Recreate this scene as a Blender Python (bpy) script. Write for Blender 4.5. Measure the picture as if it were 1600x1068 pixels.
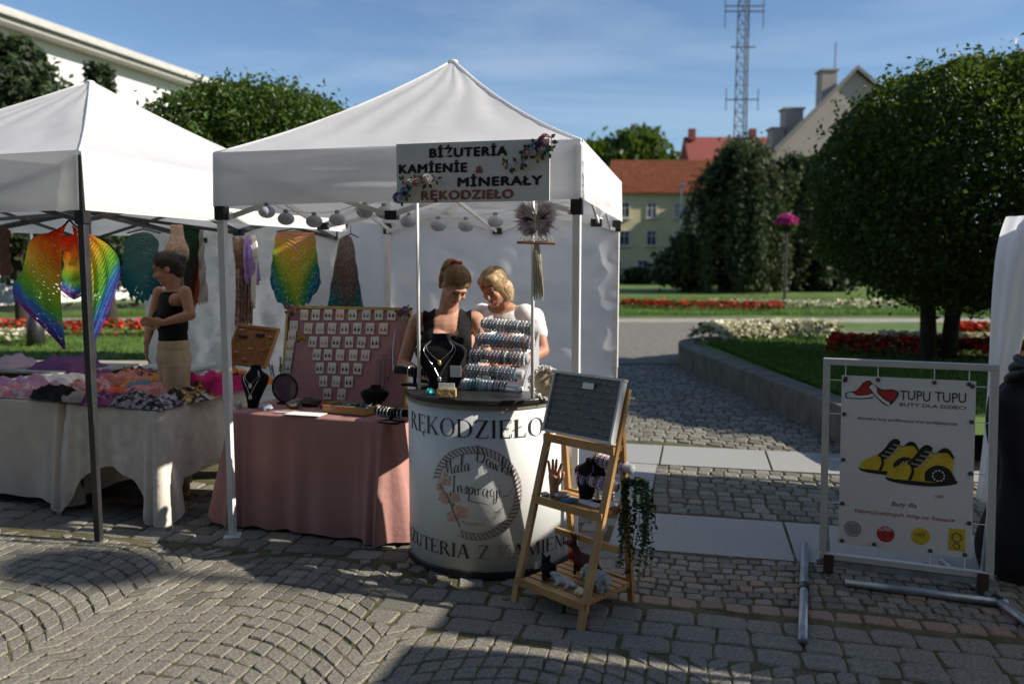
import bpy, math, random
import numpy as np
from mathutils import Vector, Matrix, Euler
random.seed(7); rng = np.random.default_rng(7)
for o in list(bpy.data.objects): bpy.data.objects.remove(o)
scene = bpy.context.scene
COL = scene.collection
R = math.radians

# ------------------------------------------------------------ camera, sky, sun, exposure
cam_d = bpy.data.cameras.new('camera'); cam = bpy.data.objects.new('camera', cam_d); COL.objects.link(cam)
PITCH = math.atan(117 / 1244)
cam.location = (0, 0, 1.65); cam.rotation_euler = (math.pi / 2 - PITCH, 0, 0)
cam_d.sensor_width = 36; cam_d.lens = 28.0; cam_d.clip_start = .05; cam_d.clip_end = 2000
cam_d.dof.use_dof = True; cam_d.dof.focus_distance = 4.35; cam_d.dof.aperture_fstop = 1.5
scene.camera = cam
SUN_EL, SUN_AZ = R(31), R(-11)          # direction towards the sun in the XY plane
sdir = Vector((math.cos(SUN_AZ) * math.cos(SUN_EL), math.sin(SUN_AZ) * math.cos(SUN_EL), math.sin(SUN_EL)))
sl = bpy.data.lights.new('sun', 'SUN'); sl.energy = 5.0; sl.angle = R(.55); sl.color = (1, .93, .82)
so = bpy.data.objects.new('sun', sl); COL.objects.link(so)
so.rotation_euler = sdir.to_track_quat('Z', 'Y').to_euler()
world = bpy.data.worlds.new('World'); scene.world = world; world.use_nodes = True
wn = world.node_tree; wn.nodes.clear()
wo = wn.nodes.new('ShaderNodeOutputWorld'); wb = wn.nodes.new('ShaderNodeBackground'); sk = wn.nodes.new('ShaderNodeTexSky')
sk.sky_type = 'NISHITA'; sk.sun_disc = False; sk.sun_elevation = SUN_EL; sk.sun_rotation = math.pi / 2 - SUN_AZ
sk.air_density = 1.05; sk.dust_density = .15; sk.ozone_density = 4.5
# thin high cirrus, spread evenly over the whole sky
tc = wn.nodes.new('ShaderNodeTexCoord'); mp = wn.nodes.new('ShaderNodeMapping'); mp.inputs['Scale'].default_value = (1.2, 2.2, 7)
mp.inputs['Rotation'].default_value = (0, .12, .3)
nz = wn.nodes.new('ShaderNodeTexNoise'); nz.inputs['Scale'].default_value = 1.6; nz.inputs['Detail'].default_value = 7; nz.inputs['Roughness'].default_value = .55
nz.inputs['Distortion'].default_value = .6
rp = wn.nodes.new('ShaderNodeValToRGB'); rp.color_ramp.elements[0].position = .46; rp.color_ramp.elements[0].color = (0, 0, 0, 1)
rp.color_ramp.elements[1].position = .8; rp.color_ramp.elements[1].color = (.34, .34, .34, 1)
mx = wn.nodes.new('ShaderNodeMix'); mx.data_type = 'RGBA'; mx.inputs['B'].default_value = (6.2, 7.0, 8.0, 1)
L = wn.links.new
L(tc.outputs['Generated'], mp.inputs['Vector']); L(mp.outputs[0], nz.inputs['Vector']); L(nz.outputs['Fac'], rp.inputs[0])
L(rp.outputs[0], mx.inputs['Factor']); L(sk.outputs[0], mx.inputs['A']); L(mx.outputs['Result'], wb.inputs[0]); L(wb.outputs[0], wo.inputs[0])
wb.inputs[1].default_value = .09
vs = scene.view_settings; vs.view_transform = 'Standard'; vs.look = 'None'; vs.exposure = .52; vs.gamma = 1; vs.use_curve_mapping = False

# ------------------------------------------------------------ helpers
cp_, sp_ = math.cos(PITCH), math.sin(PITCH)
def ray(u, v):
    x = (u - 800) / 1244; y = -(v - 534) / 1244
    return Vector((x, cp_ + y * sp_, -sp_ + y * cp_))
def at(u, v, Y):                    # the point at depth Y seen at photo position u, v
    d = ray(u, v); return Vector((0, 0, 1.65)) + d * (Y / d.y)
def gr(u, v, z=0):                  # the point at height z
    d = ray(u, v); return Vector((0, 0, 1.65)) + d * ((z - 1.65) / d.z)
V = Vector
class MB:
    def __init__(s): s.v = []; s.f = []; s.m = []; s.uv = None
    def add(s, v, f, m=0, uv=None):
        b = len(s.v); s.v += [tuple(p) for p in v]; s.f += [tuple(i + b for i in q) for q in f]; s.m += [m] * len(f)
        if uv is not None:
            if s.uv is None: s.uv = [(0, 0)] * b
            s.uv += uv
        elif s.uv is not None: s.uv += [(0, 0)] * len(v)
        return s
    def box(s, c, d, rz=0, m=0, M3=None, bev=0):
        hx, hy, hz = d[0] / 2, d[1] / 2, d[2] / 2
        rot = M3 or Matrix.Rotation(rz, 3, 'Z')
        if bev:
            vs = []; 
            for zz, k in ((-hz, bev), (-hz + bev, 0), (hz - bev, 0), (hz, bev)):
                for sx, sy in ((-1, -1), (1, -1), (1, 1), (-1, 1)): vs.append(V(c) + rot @ V((sx * (hx - k), sy * (hy - k), zz)))
            f = [(3, 2, 1, 0), (12, 13, 14, 15)] + [(4 * r + i, 4 * r + (i + 1) % 4, 4 * r + 4 + (i + 1) % 4, 4 * r + 4 + i) for r in range(3) for i in range(4)]
            return s.add(vs, f, m)
        vs = [V(c) + rot @ V((x * hx, y * hy, z * hz)) for z in (-1, 1) for x, y in ((-1, -1), (1, -1), (1, 1), (-1, 1))]
        return s.add(vs, [(3, 2, 1, 0), (4, 5, 6, 7), (0, 1, 5, 4), (1, 2, 6, 5), (2, 3, 7, 6), (3, 0, 4, 7)], m)
    def bar(s, a, b, w, h, m=0, up=(0, 0, 1)):
        a, b = V(a), V(b); d = b - a; l = d.length; d.normalize(); upv = V(up)
        if abs(d.dot(upv)) > .98: upv = V((0, 1, 0))
        x = d.cross(upv).normalized(); z = x.cross(d)
        M3 = Matrix((x, d, z)).transposed()
        return s.box((a + b) / 2, (w, l, h), M3=M3, m=m)
    def tube(s, pts, r, n=8, m=0, cap=True, closed=False):
        pts = [V(p) for p in pts]; k = len(pts); rs = r if isinstance(r, (list, tuple)) else [r] * k
        vs = []; prev = None
        for i, p in enumerate(pts):
            if closed: t = pts[(i + 1) % k] - pts[i - 1]
            else: t = pts[min(i + 1, k - 1)] - pts[max(i - 1, 0)]
            t.normalize()
            if prev is None:
                a = V((0, 0, 1)) if abs(t.z) < .9 else V((1, 0, 0)); x = t.cross(a).normalized()
            else:
                x = (prev - t * prev.dot(t)).normalized()
            prev = x; y = t.cross(x)
            vs += [p + (x * math.cos(2 * math.pi * j / n) + y * math.sin(2 * math.pi * j / n)) * rs[i] for j in range(n)]
        f = [(i * n + j, i * n + (j + 1) % n, ((i + 1) % k) * n + (j + 1) % n, ((i + 1) % k) * n + j) for i in range(k if closed else k - 1) for j in range(n)]
        if cap and not closed: f += [tuple(range(n - 1, -1, -1)), tuple((k - 1) * n + j for j in range(n))]
        return s.add(vs, f, m)
    def lathe(s, prof, c=(0, 0, 0), n=24, m=0, M3=None):
        c = V(c); vs = []; M3 = M3 or Matrix.Identity(3)
        for r, z in prof: vs += [c + M3 @ V((r * math.cos(2 * math.pi * j / n), r * math.sin(2 * math.pi * j / n), z)) for j in range(n)]
        k = len(prof)
        f = [(i * n + j, i * n + (j + 1) % n, (i + 1) * n + (j + 1) % n, (i + 1) * n + j) for i in range(k - 1) for j in range(n)]
        f += [tuple(range(n - 1, -1, -1)), tuple((k - 1) * n + j for j in range(n))]
        return s.add(vs, f, m)
    def ell(s, c, r, n=12, M3=None, m=0, k=8):
        r = (r, r, r) if not hasattr(r, '__len__') else r; M3 = M3 or Matrix.Identity(3)
        prof = [(max(.001, math.sin(math.pi * i / k)), -math.cos(math.pi * i / k)) for i in range(k + 1)]
        D = Matrix.Diagonal(r)
        return s.lathe(prof, c, n, m, M3 @ D)
    def grid(s, fn, nu, nv, m=0, two=False):
        vs = []; uv = []
        for j in range(nv + 1):
            for i in range(nu + 1): vs.append(fn(i / nu, j / nv)); uv.append((i / nu, j / nv))
        f = [(j * (nu + 1) + i, j * (nu + 1) + i + 1, (j + 1) * (nu + 1) + i + 1, (j + 1) * (nu + 1) + i) for j in range(nv) for i in range(nu)]
        return s.add(vs, f, m, uv)
    def poly(s, pts, m=0): return s.add(pts, [tuple(range(len(pts)))], m)
    def prism(s, pts, d, m=0):          # planar outline pts pushed along vector d
        n = len(pts); d = V(d); a = [V(p) for p in pts]
        return s.add(a + [p + d for p in a], [tuple(range(n - 1, -1, -1)), tuple(range(n, 2 * n))] + [(i, (i + 1) % n, n + (i + 1) % n, n + i) for i in range(n)], m)
    def caps(s, a, b, ra, rb, n=12, m=0):   # tapered capsule
        a, b = V(a), V(b); d = (b - a).normalized(); pts = []; rs = []
        for t in (-1, -.85, -.5): pts.append(a + d * ra * t); rs.append(max(.0008, ra * math.sqrt(1 - t * t)))
        pts += [a, b]; rs += [ra, rb]
        for t in (.5, .85, 1): pts.append(b + d * rb * t); rs.append(max(.0008, rb * math.sqrt(1 - t * t)))
        return s.tube(pts, rs, n, m)
    def mesh(s, name, mats, smooth=False):
        me = bpy.data.meshes.new(name); me.from_pydata(s.v, [], s.f)
        for mt in (mats if isinstance(mats, (list, tuple)) else [mats]): me.materials.append(mt)
        if any(s.m): me.polygons.foreach_set('material_index', s.m)
        if s.uv:
            ul = me.uv_layers.new(); li = np.empty(len(me.loops), int); me.loops.foreach_get('vertex_index', li)
            ul.data.foreach_set('uv', np.array(s.uv, float)[li].ravel())
        if smooth: me.polygons.foreach_set('use_smooth', [True] * len(me.polygons))
        me.update(); return me
    def build(s, name, mats, parent=None, smooth=False, bevel=0, solid=0):
        o = bpy.data.objects.new(name, s.mesh(name, mats, smooth)); COL.objects.link(o)
        if parent is not None: o.parent = parent; o.matrix_parent_inverse = parent.matrix_basis.inverted()
        if solid: m = o.modifiers.new('solid', 'SOLIDIFY'); m.thickness = solid; m.offset = 0
        if bevel: m = o.modifiers.new('bevel', 'BEVEL'); m.width = bevel; m.segments = 2; m.limit_method = 'ANGLE'
        return o
def tag(o, label, cat, group=None):
    o['label'] = label; o['category'] = cat
    if group: o['group'] = group
    return o
def thing(name, label, cat, loc=(0, 0, 0), group=None, rz=0):
    o = bpy.data.objects.new(name, None); COL.objects.link(o); o.location = loc; o.rotation_euler = (0, 0, rz); o.empty_display_size = .1
    return tag(o, label, cat, group)
def struct(o, kind='structure'): o['kind'] = kind; return o
def dup(root, loc, rz=None, label=None):
    r = root.copy(); COL.objects.link(r); r.location = loc
    if rz is not None: r.rotation_euler = (0, 0, rz)
    if label: r['label'] = label
    for ch in list(root.children):
        c = ch.copy(); COL.objects.link(c); c.parent = r
        for g in list(ch.children):
            q = g.copy(); COL.objects.link(q); q.parent = c
    return r
def lerp(a, b, t): return V(a) * (1 - t) + V(b) * t
def cr(pts, n):                     # smooth curve through points
    pts = [V(p) for p in pts]; out = []; k = len(pts) - 1
    for i in range(n + 1):
        t = i / n * k; j = min(int(t), k - 1); t -= j
        p0, p1, p2, p3 = pts[max(j - 1, 0)], pts[j], pts[j + 1], pts[min(j + 2, k)]
        out.append(.5 * (2 * p1 + (p2 - p0) * t + (2 * p0 - 5 * p1 + 4 * p2 - p3) * t * t + (3 * p1 - p0 - 3 * p2 + p3) * t ** 3))
    return out
def hn(x, y, z=0, s=0):             # cheap smooth noise
    return (math.sin(x * 1.7 + s * 3.1 + 1.3 * math.sin(y * 1.3 + s)) + math.sin(y * 2.1 - s * 1.7 + 1.1 * math.sin(z * 1.9 + x * .7)) + math.sin(z * 2.3 + x * 1.1 + s * .9)) / 3

# ------------------------------------------------------------ materials
def M(name, col, rough=.6, var=.15, scale=6, bump=0, bscale=None, metal=0, trans=0, spec=.4, col2=None, island=0, ivar=.35, det=4, sheen=0, tcol=None, bdist=.01):
    m = bpy.data.materials.new(name); m.use_nodes = True; nt = m.node_tree; N = nt.nodes; l = nt.links.new
    b = N['Principled BSDF']; b.inputs['Roughness'].default_value = rough; b.inputs['Metallic'].default_value = metal
    b.inputs['Specular IOR Level'].default_value = spec
    if sheen: b.inputs['Sheen Weight'].default_value = sheen
    c4 = lambda c: (c[0], c[1], c[2], 1)
    tcn = N.new('ShaderNodeTexCoord'); no = N.new('ShaderNodeTexNoise'); no.inputs['Scale'].default_value = scale; no.inputs['Detail'].default_value = det
    l(tcn.outputs['Object'], no.inputs['Vector'])
    ramp = N.new('ShaderNodeValToRGB'); ramp.color_ramp.elements[0].position = .3; ramp.color_ramp.elements[1].position = .7
    ca = [max(0, x * (1 - var)) for x in col]; cb = list(col2) if col2 else [min(1, x * (1 + var)) for x in col]
    ramp.color_ramp.elements[0].color = c4(ca); ramp.color_ramp.elements[1].color = c4(cb)
    l(no.outputs['Fac'], ramp.inputs[0]); out = ramp.outputs[0]
    if island:
        ge = N.new('ShaderNodeNewGeometry'); mr = N.new('ShaderNodeMapRange'); mr.inputs['To Min'].default_value = 1 - ivar; mr.inputs['To Max'].default_value = 1 + ivar
        l(ge.outputs['Random Per Island'], mr.inputs[0]); mu = N.new('ShaderNodeMix'); mu.data_type = 'RGBA'; mu.blend_type = 'MULTIPLY'; mu.inputs['Factor'].default_value = 1
        l(out, mu.inputs['A']); l(mr.outputs[0], mu.inputs['B']); out = mu.outputs['Result']
        hs = N.new('ShaderNodeHueSaturation'); mh = N.new('ShaderNodeMapRange'); mh.inputs['To Min'].default_value = .5 - .03 * island; mh.inputs['To Max'].default_value = .5 + .03 * island
        wh = N.new('ShaderNodeTexWhiteNoise'); wh.noise_dimensions = '1D'; l(ge.outputs['Random Per Island'], wh.inputs['W']); l(wh.outputs['Value'], mh.inputs[0])
        l(mh.outputs[0], hs.inputs['Hue']); l(out, hs.inputs['Color']); out = hs.outputs[0]
    l(out, b.inputs['Base Color'])
    if bump:
        nb = N.new('ShaderNodeTexNoise'); nb.inputs['Scale'].default_value = bscale or scale * 5; nb.inputs['Detail'].default_value = 5
        l(tcn.outputs['Object'], nb.inputs['Vector']); bn = N.new('ShaderNodeBump'); bn.inputs['Strength'].default_value = bump; bn.inputs['Distance'].default_value = bdist
        l(nb.outputs['Fac'], bn.inputs['Height']); l(bn.outputs[0], b.inputs['Normal'])
    if trans:
        tr = N.new('ShaderNodeBsdfTranslucent'); ms = N.new('ShaderNodeMixShader'); ms.inputs[0].default_value = trans
        if tcol: tr.inputs['Color'].default_value = c4(tcol)
        else: l(out, tr.inputs['Color'])
        l(b.outputs[0], ms.inputs[1]); l(tr.outputs[0], ms.inputs[2]); l(ms.outputs[0], N['Material Output'].inputs[0])
    return m
def ramp_mat(name, stops, axis='V', rough=.85, lace=0, trans=.35, lscale=60):
    """knitted yarn whose dye runs through the given colours across the piece"""
    m = bpy.data.materials.new(name); m.use_nodes = True; nt = m.node_tree; N = nt.nodes; l = nt.links.new
    b = N['Principled BSDF']; b.inputs['Roughness'].default_value = rough; b.inputs['Specular IOR Level'].default_value = .15
    t = N.new('ShaderNodeTexCoord'); sx = N.new('ShaderNodeSeparateXYZ'); l(t.outputs['UV'], sx.inputs[0])
    no = N.new('ShaderNodeTexNoise'); no.inputs['Scale'].default_value = 14; l(t.outputs['UV'], no.inputs['Vector'])
    ma = N.new('ShaderNodeMath'); ma.operation = 'MULTIPLY_ADD'; ma.inputs[1].default_value = .1; l(no.outputs['Fac'], ma.inputs[0]); l(sx.outputs['Y' if axis == 'V' else 'X'], ma.inputs[2])
    rp = N.new('ShaderNodeValToRGB'); els = rp.color_ramp.elements
    while len(els) < len(stops): els.new(.5)
    for e, (p, c) in zip(els, stops): e.position = min(1, p + .05); e.color = (c[0], c[1], c[2], 1)
    l(ma.outputs[0], rp.inputs[0])
    wv = N.new('ShaderNodeTexWave'); wv.wave_type = 'BANDS'; wv.bands_direction = 'Y' if axis == 'V' else 'X'; wv.inputs['Scale'].default_value = 9; wv.inputs['Distortion'].default_value = 1.5; wv.inputs['Detail'].default_value = 2
    l(t.outputs['UV'], wv.inputs['Vector'])
    mu = N.new('ShaderNodeMix'); mu.data_type = 'RGBA'; mu.blend_type = 'MULTIPLY'; mu.inputs['Factor'].default_value = .55; l(rp.outputs[0], mu.inputs['A']); l(wv.outputs['Color'], mu.inputs['B'])
    l(mu.outputs['Result'], b.inputs['Base Color'])
    bn = N.new('ShaderNodeBump'); bn.inputs['Strength'].default_value = .7; bn.inputs['Distance'].default_value = .008; l(wv.outputs['Fac'], bn.inputs['Height']); l(bn.outputs[0], b.inputs['Normal'])
    tr = N.new('ShaderNodeBsdfTranslucent'); l(rp.outputs[0], tr.inputs[0]); ms = N.new('ShaderNodeMixShader'); ms.inputs[0].default_value = trans
    l(b.outputs[0], ms.inputs[1]); l(tr.outputs[0], ms.inputs[2]); out = ms.outputs[0]
    if lace:
        vo = N.new('ShaderNodeTexVoronoi'); vo.inputs['Scale'].default_value = lscale; mp_ = N.new('ShaderNodeMapping'); mp_.inputs['Scale'].default_value = (1.0, .62, 1)
        l(t.outputs['UV'], mp_.inputs[0]); l(mp_.outputs[0], vo.inputs['Vector'])
        lt = N.new('ShaderNodeMath'); lt.operation = 'LESS_THAN'; lt.inputs[1].default_value = lace; l(vo.outputs['Distance'], lt.inputs[0])
        tp = N.new('ShaderNodeBsdfTransparent'); m2 = N.new('ShaderNodeMixShader'); l(lt.outputs[0], m2.inputs[0]); l(out, m2.inputs[1]); l(tp.outputs[0], m2.inputs[2]); out = m2.outputs[0]
    l(out, N['Material Output'].inputs[0]); return m
def print_mat(name, cols, scale=30, rough=.85):
    """printed cotton: blotches of several dyes"""
    m = bpy.data.materials.new(name); m.use_nodes = True; nt = m.node_tree; N = nt.nodes; l = nt.links.new
    b = N['Principled BSDF']; b.inputs['Roughness'].default_value = rough; b.inputs['Specular IOR Level'].default_value = .15
    t = N.new('ShaderNodeTexCoord'); n1 = N.new('ShaderNodeTexVoronoi'); n1.inputs['Scale'].default_value = scale
    n2 = N.new('ShaderNodeTexNoise'); n2.inputs['Scale'].default_value = scale * .5; n2.inputs['Detail'].default_value = 3
    ad = N.new('ShaderNodeVectorMath'); ad.operation = 'MULTIPLY_ADD'; ad.inputs[1].default_value = (.06, .06, .06); l(n2.outputs['Color'], ad.inputs[0]); l(t.outputs['Object'], ad.inputs[2]); l(ad.outputs[0], n1.inputs['Vector'])
    se = N.new('ShaderNodeSeparateColor'); l(n1.outputs['Color'], se.inputs[0])
    rp = N.new('ShaderNodeValToRGB'); rp.color_ramp.interpolation = 'CONSTANT'; els = rp.color_ramp.elements
    while len(els) < len(cols): els.new(.5)
    for i, (e, c) in enumerate(zip(els, cols)): e.position = i / len(cols); e.color = (*c, 1)
    l(se.outputs[0], rp.inputs[0]); l(rp.outputs[0], b.inputs['Base Color'])
    return m
def checker_fabric(m, scale, strength=.25):
    """woven ripstop relief on an existing material"""
    return m
WHITE = M('tent_fabric', (.88, .88, .88), .55, .03, 3, .2, 3, trans=.42, spec=.3, bdist=.04)
WALLM = M('tent_wall_fabric', (.82, .83, .86), .5, .06, 2, .5, 5, trans=.48, spec=.3, bdist=.04)
SILVER = M('tarpaulin', (.66, .69, .71), .4, .10, 4, .8, 9, trans=.25, spec=.5, bdist=.03)
STEELW = M('white_steel', (.72, .72, .71), .38, .05, 10, spec=.5)
STEELB = M('black_steel', (.025, .025, .027), .4, .2, 12, spec=.5)
BLACKP = M('black_plastic', (.015, .015, .016), .45, .2, 10)
BLACKV = M('black_velvet', (.008, .008, .009), .9, .2, 30, spec=.1, sheen=.08)
GALV = M('galvanised_steel', (.34, .37, .40), .42, .25, 14, .1, 40, metal=.7)
ALU = M('aluminium_profile', (.62, .62, .60), .4, .06, 10, metal=.35)
WOOD = M('pine_wood', (.44, .23, .08), .5, .25, 5, .12, 60, col2=(.52, .30, .11))
WOODD = M('brown_wood', (.36, .17, .06), .55, .25, 6, .1, 50)
CORK = M('cork', (.33, .16, .06), .9, .3, 60, .4, 90)
PINKC = M('pink_cloth', (.43, .225, .195), .85, .06, 4, .35, 16, spec=.15, bdist=.015)
PINKF = M('pink_felt', (.46, .25, .27), .95, .07, 40, .2, 200, spec=.1)
GOLD = M('gold_paint', (.60, .42, .14), .35, .2, 20, metal=.6)
INK = M('black_ink', (.012, .012, .014), .5, .1, 5)
INKB = M('brown_ink', (.035, .028, .027), .55, .15, 9)
ROPEI = M('rope_print', (.27, .19, .185), .6, .25, 60)
TERRA = M('copper_red_letters', (.30, .11, .08), .5, .15, 20)
PAPER = M('white_card', (.78, .77, .75), .6, .04, 10)
BANNER = M('white_vinyl', (.69, .71, .69), .42, .03, 3, .1, 4, bdist=.02)
POSTER = M('poster_vinyl', (.72, .71, .68), .4, .03, 3, .3, 5, bdist=.02)
SKIN = M('skin', (.47, .25, .17), .5, .12, 25, .08, 120, spec=.35)
SKIN2 = M('tanned_skin', (.40, .20, .125), .5, .12, 25, .08, 120, spec=.35)
LIP = M('lip_skin', (.36, .12, .10), .45, .1, 30)
EYE = M('dark_eye', (.03, .02, .018), .3, .1, 30)
BROW = M('brow_hair', (.10, .055, .03), .8, .2, 60)
HAIR1 = M('light_brown_hair', (.21, .115, .05), .55, .5, 30, .6, 90, col2=(.34, .21, .10), bdist=.004)
HAIR2 = M('blond_hair', (.44, .29, .15), .5, .4, 30, .6, 90, col2=(.52, .37, .21), bdist=.004)
HAIR3 = M('dark_hair', (.022, .014, .01), .45, .4, 30, .5, 90, bdist=.004)
TANKB = M('black_jersey', (.012, .012, .013), .85, .2, 20, .2, 200, spec=.15)
TEEW = M('white_jersey', (.74, .72, .72), .85, .05, 20, .2, 150, spec=.15)
LINEN = M('beige_linen', (.50, .39, .25), .9, .1, 15, .3, 200, spec=.1)
GRANITE = M('granite', (.17, .155, .125), .75, .45, 110, .6, 90, island=.5, ivar=.32, col2=(.275, .255, .205), bdist=.005)
GRANW = M('warm_granite', (.27, .19, .13), .75, .3, 100, .5, 90, island=.6, ivar=.25, bdist=.004)
SLABM = M('granite_slab', (.31, .31, .29), .7, .22, 130, .25, 90, island=.2, ivar=.08, bdist=.003)
MOSS = M('mossy_joint', (.10, .105, .022), .95, .5, 7, .8, 60, col2=(.13, .11, .06))
CONC = M('weathered_concrete', (.15, .135, .105), .85, .3, 5, .5, 40)
GRASS = M('lawn_grass', (.07, .145, .012), .8, .4, .7, .8, 70, col2=(.13, .19, .035), det=8)
BLADE = M('grass_blade', (.085, .17, .02), .6, .25, 3, island=.6, ivar=.35, trans=.3)
LEAF = M('leaf', (.042, .08, .012), .45, .3, 2, island=.9, ivar=.5, trans=.26, spec=.3, tcol=(.13, .2, .012))
LEAFD = M('dark_leaf', (.03, .05, .018), .5, .3, 1, island=.5, ivar=.45, trans=.2, spec=.3)
LEAFW = M('weeping_leaf', (.05, .072, .024), .55, .3, 1, island=.5, ivar=.45, trans=.2, spec=.25)
BARK = M('bark', (.032, .025, .018), .9, .35, 14, .8, 30)
REDFL = M('red_blossom', (.55, .035, .015), .6, .2, 20, island=.6, ivar=.35, trans=.25)
WHTFL = M('cream_blossom', (.70, .66, .48), .6, .1, 20, island=.3, ivar=.2, trans=.25)
PNKFL = M('magenta_blossom', (.55, .06, .28), .6, .2, 20, island=.6, ivar=.3, trans=.25)
# ------------------------------------------------------------ ground and paving
def flat(name, pts, z, mat, kind='structure'):
    return struct(MB().poly([(p[0], p[1], z) for p in pts]).build(name, mat), kind)
ground = flat('ground', [(-500, -60), (500, -60), (500, 700), (-500, 700)], .003, MOSS)
U = V((.974, -.227)); NB = V((.227, .974))
O2 = V((0, 4.334))
def ab(a, b): p = O2 + U * a + NB * (b - 4.22); return (p.x, p.y)
stones = []           # (quad corners, height, material index)
def stone(q, h=.014, mi=0, gap=.1, jit=.006):
    c = sum((V(p) for p in q), V((0, 0))) / 4
    q = [c + (V(p) - c) * (1 - gap) + V((random.uniform(-jit, jit), random.uniform(-jit, jit))) for p in q]
    stones.append((q, c, h + random.uniform(-.004, .004), mi))
random.seed(3)
# arched setts of the open foreground
W = 1.42; pit = .096; ns = 17
for lane in range(-3, 3):
    for k in range(10, 50):
        off = random.uniform(-.02, .02)
        for i in range(ns):
            def cor(ii, kk):
                x = -W / 2 + W * (ii + (off if 0 < ii < ns else 0)) / ns
                return ab(lane * W + .35 + x, kk * pit + .34 * (1 - (2 * x / W) ** 2) - .25)
            q = [cor(i, k), cor(i + 1, k), cor(i + 1, k + 1), cor(i, k + 1)]
            c = sum((V(p) for p in q), V((0, 0))) / 4; a_, b_ = (c - O2).dot(U), (c - O2).dot(NB) + 4.22
            if b_ > (3.98 if a_ < -.55 else 3.3) or b_ < 2.1: continue
            stone(q, .0085, gap=.05, jit=.006)
# rows of larger setts below the stalls and along the edge
for k in range(0, 13):
    b0 = 3.32 + k * .15; a = -4.6 + random.uniform(0, .2)
    while a < 3.4:
        w = random.uniform(.14, .25); bm = b0 + .075
        ok = (bm > 4.0 and a < .42) or (a >= -.55 and bm < 3.8)
        if ok: stone([ab(a, b0), ab(a + w, b0), ab(a + w, b0 + .15), ab(a, b0 + .15)], .011, gap=.045, jit=.006)
        a += w
# small mosaic stones with a warm edging row
b0 = 3.82
for k in range(9):
    a = .5 + random.uniform(0, .05); h = .115 if k == 0 else .078
    while a < 4.2:
        w = random.uniform(.065, .1) if k else random.uniform(.1, .15); s = .03 * math.sin(a * 4.5)
        s2 = .03 * math.sin((a + w) * 4.5)
        if k == 0: s = s2 = 0
        stone([ab(a, b0 + s), ab(a + w, b0 + s2), ab(a + w, b0 + h + s2), ab(a, b0 + h + s)], .01, 1 if k == 0 or (k in (3, 4) and random.random() < .5) else 0, .1, .005)
        a += w
    b0 += h
for k in range(11):        # square setts between the slabs
    a = .71 - k * .004
    while a < 4.6:
        w = random.uniform(.1, .125); b1 = 5.32 + k * .118
        stone([ab(a, b1), ab(a + w, b1), ab(a + w, b1 + .118), ab(a, b1 + .118)], .012, 0, .1); a += w
for k in range(46):        # path running back beside the raised bed
    a = -1.2
    while a < 2.3 + .0 * k:
        w = random.uniform(.1, .15); b1 = 7.42 + k * .13; s = .12 * math.sin(a * 2.4); s2 = .12 * math.sin((a + w) * 2.4)
        q = [ab(a, b1 + s), ab(a + w, b1 + s2), ab(a + w, b1 + .13 + s2), ab(a, b1 + .13 + s)]
        if q[0][0] < 3.0: stone(q, .012, 0, .1)
        a += w
occ = {}
def okey(p): return (int(math.floor(p[0] / .12)), int(math.floor(p[1] / .12)))
def sample(q):      # points spread over a stone, for the gap test
    for a in (.0, .25, .5, .75, 1):
        for b in (.0, .25, .5, .75, 1): yield (q[0] * (1 - a) + q[1] * a) * (1 - b) + (q[3] * (1 - a) + q[2] * a) * b
for s_ in stones:
    for p in sample(s_[0]): occ.setdefault(okey(p), []).append(p)
def gapdist(p):
    k = okey(p); return min([(V(p) - q).length for i in (-1, 0, 1) for j in (-1, 0, 1) for q in occ.get((k[0] + i, k[1] + j), [])] or [.12])
for rad in (.085, .06, .042, .03):
    for _ in range(4500):
        p = V(ab(random.uniform(-4.2, 3.6), random.uniform(2.4, 4.7))); g_ = gapdist(p)
        if g_ > rad:
            r_ = min(g_, .1) * .98; a0 = random.random(); q = [p + V((math.cos(a0 + k * 1.571 + random.uniform(-.2, .2)), math.sin(a0 + k * 1.571 + random.uniform(-.2, .2)))) * r_ for k in range(4)]
            stones.append((q, p, .012 + random.uniform(-.004, .004), 0))
            for pp in sample(q): occ.setdefault(okey(pp), []).append(pp)
def stone_geo(q, c, h, org=(0, 0)):
    o = V(org); rnd = random.Random(int(c.x * 9000 + c.y * 77777)); out = []
    for k in range(4):           # rounded corners and worn, uneven edges
        a, b, d = q[k - 1], q[k], q[(k + 1) % 4]; t = rnd.uniform(.05, .15); u = rnd.uniform(.05, .15)
        out += [b + (a - b) * t + (c - b) * .03, b + (d - b) * u + (c - b) * .03, (b + d) / 2 + (c - (b + d) / 2) * rnd.uniform(-.05, .08)]
    n = len(out); ins = [c + (p - c) * rnd.uniform(.84, .92) for p in out]; tx, ty = rnd.uniform(-.03, .03), rnd.uniform(-.03, .03)
    tl = lambda p: (p - c).x * tx + (p - c).y * ty
    vs = [(*(p - o), -.02) for p in out] + [(*(p - o), h * .45 + tl(p)) for p in out] + [(*(p - o), h + tl(p)) for p in ins]
    f = [tuple(range(2 * n, 3 * n))] + [(n * r + i, n * r + (i + 1) % n, n * r + n + (i + 1) % n, n * r + n + i) for r in range(2) for i in range(n)]
    return vs, f
def inview(c):
    t = cp_ * c.y + sp_ * 1.65; x = 800 + 1244 * c.x / t; y = 534 - 1244 * (c.y * sp_ - 1.65 * cp_) / t
    return 0 < x < 1600 and y < 1075 and not (300 < x < 900 and y < 880)
near = sorted([s for s in stones if inview(s[1])], key=lambda s: s[1].y)[:300]
nid = set(id(s) for s in near)
rest = MB()
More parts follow.
